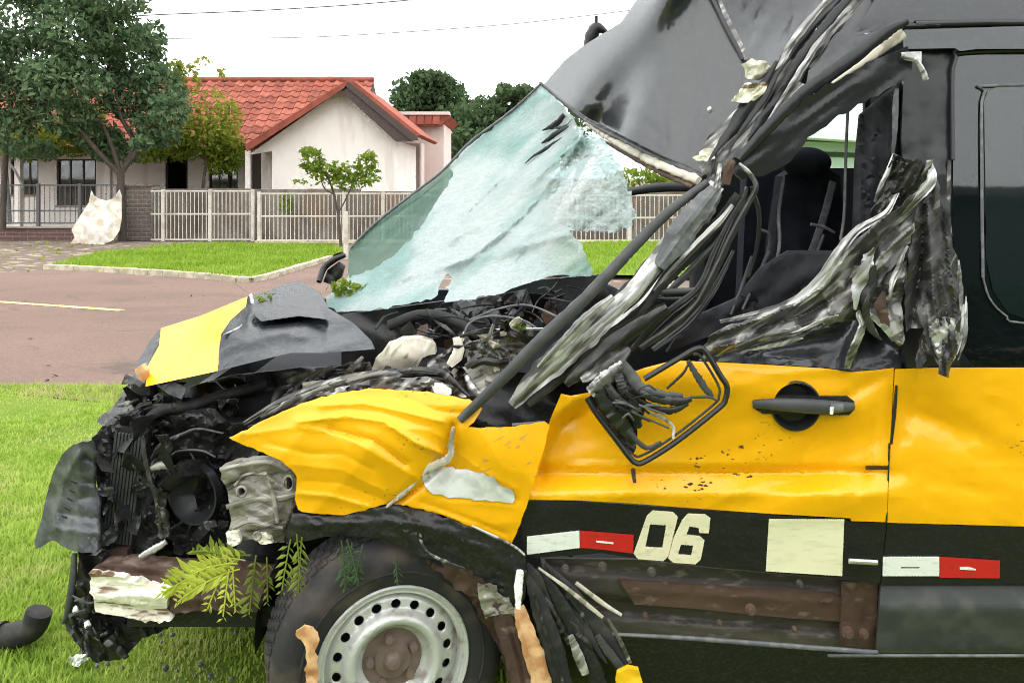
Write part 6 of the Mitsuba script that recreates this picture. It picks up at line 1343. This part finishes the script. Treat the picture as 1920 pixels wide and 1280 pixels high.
add('clamp', tube([[-1.90, 3.165, .05], [-1.885, 3.163, .052]], .051, n=4, k=16), 'satin_black', hk)

# ---- sprays of torn leaves caught in the wreck
def spray(name, label, spots, mt, seed):
    r = np.random.default_rng(seed)
    t = thing(name, label, 'leaves')
    st, lf = [], []
    for (u, v, y, a, L) in spots:
        p0 = P(u, v, y); n = max(6, int(L / 8))
        d = np.array([math.cos(math.radians(a)), -.25, -math.sin(math.radians(a))]); d /= np.linalg.norm(d)
        Lm = L * y / FOC
        pts = np.array([p0 + d * Lm * s + np.array([0, 0, -.10]) * s * s * Lm * 3 for s in np.linspace(0, 1, 8)])
        st.append(tube(pts, .0022, n=10, k=5))
        c = spline(pts, n)
        sd = np.cross(d, [0, 1, 0.2]); sd /= np.linalg.norm(sd)
        for i in range(1, n):
            for s in (-1, 1):
                ll = Lm * .34 * math.sin(math.pi * (0.15 + .8 * i / n)) * r.uniform(.7, 1.1)
                q = c[i] + r.normal(0, .002, 3); e = q + (sd * s * .8 + d * .75 + r.normal(0, .16, 3)) * ll
                w = np.cross(e - q, [0.1, 1, .1]); w = w / np.linalg.norm(w) * ll * .17
                m = (q + e) / 2
                b = len(lf) * 4
                lf.append(np.array([q, m + w, e, m - w + [0, .004, 0]]))
    add('stem', st, mt, t)
    labels[list(scene)[-1]] = {'kind': 'stuff'}
    i = np.arange(len(lf))[:, None] * 4
    add('leaf', trimesh.Trimesh(np.vstack(lf), np.hstack([i, i + 1, i + 2, i, i + 2, i + 3]).reshape(-1, 3), process=False), mt, t, smooth=False)
    labels[list(scene)[-1]] = {'kind': 'stuff'}


spray('leaf_spray', 'bright yellow green feathery leaves caught on the bumper beam', [(440, 1062, 2.52, 182, 125), (450, 1066, 2.50, 172, 110), (445, 1056, 2.50, 190, 80), (430, 1066, 2.48, 96, 64), (424, 1064, 2.50, 120, 60), (460, 1050, 2.54, 200, 100), (436, 1066, 2.49, 80, 56), (370, 1062, 2.52, 176, 56), (400, 1050, 2.5, 150, 60)], 'frond_leaf', 1)
spray('leaf_spray', 'dull green feathery leaves hanging before the front tyre', [(566, 1006, 2.42, 92, 76), (545, 1010, 2.42, 100, 70), (556, 1000, 2.42, 80, 60), (480, 1040, 2.50, 95, 80), (500, 1044, 2.50, 84, 60), (440, 1030, 2.56, 205, 60), (470, 1040, 2.55, 190, 80), (430, 1046, 2.50, 215, 76)], 'dull_frond_leaf', 2)
spray('leaf_spray', 'dark green leaves lying on top of the front tyre', [(640, 1012, 2.40, 80, 64), (660, 1016, 2.40, 96, 56), (650, 1010, 2.40, 66, 64), (680, 1020, 2.40, 104, 50), (740, 1040, 2.40, 80, 40)], 'mid_leaf', 3)

# ---- thin ragged strips and splinters that follow the big folds


def flow(name, path, spread, dy, n, w, mts, seed, ln=(.25, .7), fold=.4):
    """Torn strips running beside one another along a bent edge, each a piece of its own."""
    r = np.random.default_rng(seed)
    g = spline(np.array(path, float), 60)
    t = np.gradient(g[:, :2], axis=0); t /= np.linalg.norm(t, axis=1, keepdims=True) + 1e-9
    nn = np.stack([-t[:, 1], t[:, 0]], 1)
    for i in range(n):
        L = r.uniform(*ln); a = r.uniform(0, 1 - L)
        k = np.linspace(a, a + L, 6) * 59
        q = np.stack([np.interp(k, np.arange(60), g[:, j]) for j in range(3)], 1)
        o = r.uniform(-spread, spread) + np.cumsum(r.normal(0, spread * .08, 6))
        m = np.stack([np.interp(k, np.arange(60), nn[:, j]) for j in range(2)], 1)
        q[:, :2] += m * o[:, None]
        q[:, 2] += r.uniform(*dy) + np.cumsum(r.normal(0, .004, 6))
        ww = r.uniform(*w)
        add_(name, pribbon(q, (ww * .3, ww, ww * 1.1, ww * .8, ww * .2), fold=fold * r.uniform(.4, 1.4), ragged=.2, seed=seed * 50 + i, n=36, k=5), mts[r.integers(len(mts))], 28)


flow('door_splinter', [(1590, 590, 2.40), (1500, 622, 2.40), (1420, 640, 2.41), (1350, 662, 2.44)], 14, (-.045, -.02), 5, (4, 10), ['bright_torn_metal', 'scraped_metal', 'scraped_dark_metal', 'bright_torn_metal'], 62)
flow('roof_splinter', [(1580, -10, 2.66), (1520, 60, 2.64), (1470, 130, 2.62), (1420, 210, 2.59), (1360, 290, 2.55), (1336, 326, 2.53)], 26, (-.03, .01), 9, (8, 20), ['bright_torn_metal', 'scraped_metal', 'scraped_dark_metal', 'satin_black'], 63)
flow('strip_splinter', [(1796, 470, 2.39), (1804, 560, 2.38), (1800, 640, 2.37), (1776, 700, 2.36)], 8, (-.02, .01), 3, (6, 12), ['bright_torn_metal', 'scraped_metal'], 67, (.3, .6))
flow('door_splinter', [(1690, 420, 2.40), (1660, 500, 2.38), (1640, 580, 2.38), (1680, 650, 2.39)], 34, (-.01, .03), 7, (8, 22), ['scraped_metal', 'scraped_dark_metal', 'bright_torn_metal', 'rusty_metal'], 68, (.2, .5))
flow('arch_splinter', [(990, 1050, 2.42), (1050, 1130, 2.42), (1120, 1230, 2.42), (1150, 1290, 2.42)], 40, (-.01, .04), 5, (8, 18), ['scraped_dark_metal', 'black_plastic', 'rubber', 'scraped_metal'], 69)
flow('wing_splinter', [(450, 808, 2.58), (560, 752, 2.55), (700, 712, 2.51), (830, 706, 2.49), (880, 740, 2.47)], 14, (-.01, .03), 9, (5, 14), ['scraped_metal', 'scraped_dark_metal', 'bright_torn_metal', 'cast_metal'], 70)
# scratches of bare metal on the black door skin and the wing
brk = [k for k in scene if k.endswith('__headlamp_bracket')][0]
for i, (pts, w) in enumerate([([(424, 950, 2.565), (470, 936, 2.56), (520, 934, 2.56), (553, 926, 2.565)], 9), ([(412, 880, 2.57), (450, 872, 2.56), (500, 866, 2.56), (545, 884, 2.56)], 8), ([(440, 910, 2.56), (462, 890, 2.55), (500, 888, 2.55)], 7), ([(436, 990, 2.56), (470, 978, 2.55), (496, 984, 2.55), (530, 990, 2.56)], 8), ([(500, 900, 2.55), (512, 930, 2.55), (520, 980, 2.55)], 7)]):
    add('rib', pribbon(pts, w, fold=.6, seed=300 + i, k=5), 'cast_metal', brk, smooth=28)
for i, (u, v, r0_) in enumerate([(453, 921, .014), (541, 905, .020), (482, 1004, .010)]):
    tr = trimesh.creation.torus(r0_, .004, 20, 8); tr.apply_transform(trimesh.transformations.rotation_matrix(np.pi / 2, [1, 0, 0])); tr.vertices *= [.7 if i == 1 else 1, 1, 1.1]
    tr.apply_translation(P(u, v, 2.555)); add('socket', tr, 'cast_metal', brk, smooth=40)

plates('broken_plate', [(290, 820), (420, 810), (424, 1000), (320, 1040), (280, 940)], 2.64, 2.70, 9, (18, 40), ['black_plastic', 'satin_black', 'scraped_dark_metal'], 55)
plates('broken_plate', [(180, 800), (290, 780), (300, 1030), (196, 1050)], 2.70, 2.76, 12, (18, 44), ['black_plastic', 'satin_black', 'black_plastic'], 56)

# ---- small things lying about
add('scrap', sheet(rag([(126, 1234), (140, 1226), (160, 1228), (166, 1238), (148, 1246), (130, 1244)], 2, 6, 80), 3.05, 4, .004, wob=(.03, 20, 20, 10, 81)), 'decal_white', None, label='crumpled white plastic scrap on the grass below the bumper', cat='scrap')
sc = [(u, v) for u, v in zip(rng.uniform(140, 470, 26), rng.uniform(1150, 1275, 26))]
gl = []
for u, v in sc:
    q = G(u, v, .03); m = trimesh.creation.icosphere(0); m.vertices = m.vertices * rng.uniform(.5, 1.2, m.vertices.shape) * rng.uniform(.006, .014); m.apply_translation(q); gl.append(m)
add('glass_crumbs', gl, 'trim_grey', None, smooth=False, kind='stuff', label='small crumbs of glass and plastic in the grass below the nose')
q = np.stack([rng.uniform(-26, -9, 500), rng.uniform(15.7, 23.2, 500), np.full(500, .02)], 1)
add('fallen_leaves', leaves(q, .14, 91, up=2.5), 'yellow_leaf', None, smooth=False, kind='stuff', label='dry fallen leaves scattered over the bare forecourt')
q = np.stack([rng.uniform(-16, -2, 60), rng.uniform(6.8, 14, 60), np.full(60, .008)], 1)
add('road_grit', leaves(q, .06, 92, up=4), 'soil', None, smooth=False, kind='stuff', label='bits of litter and grit scattered on the road')
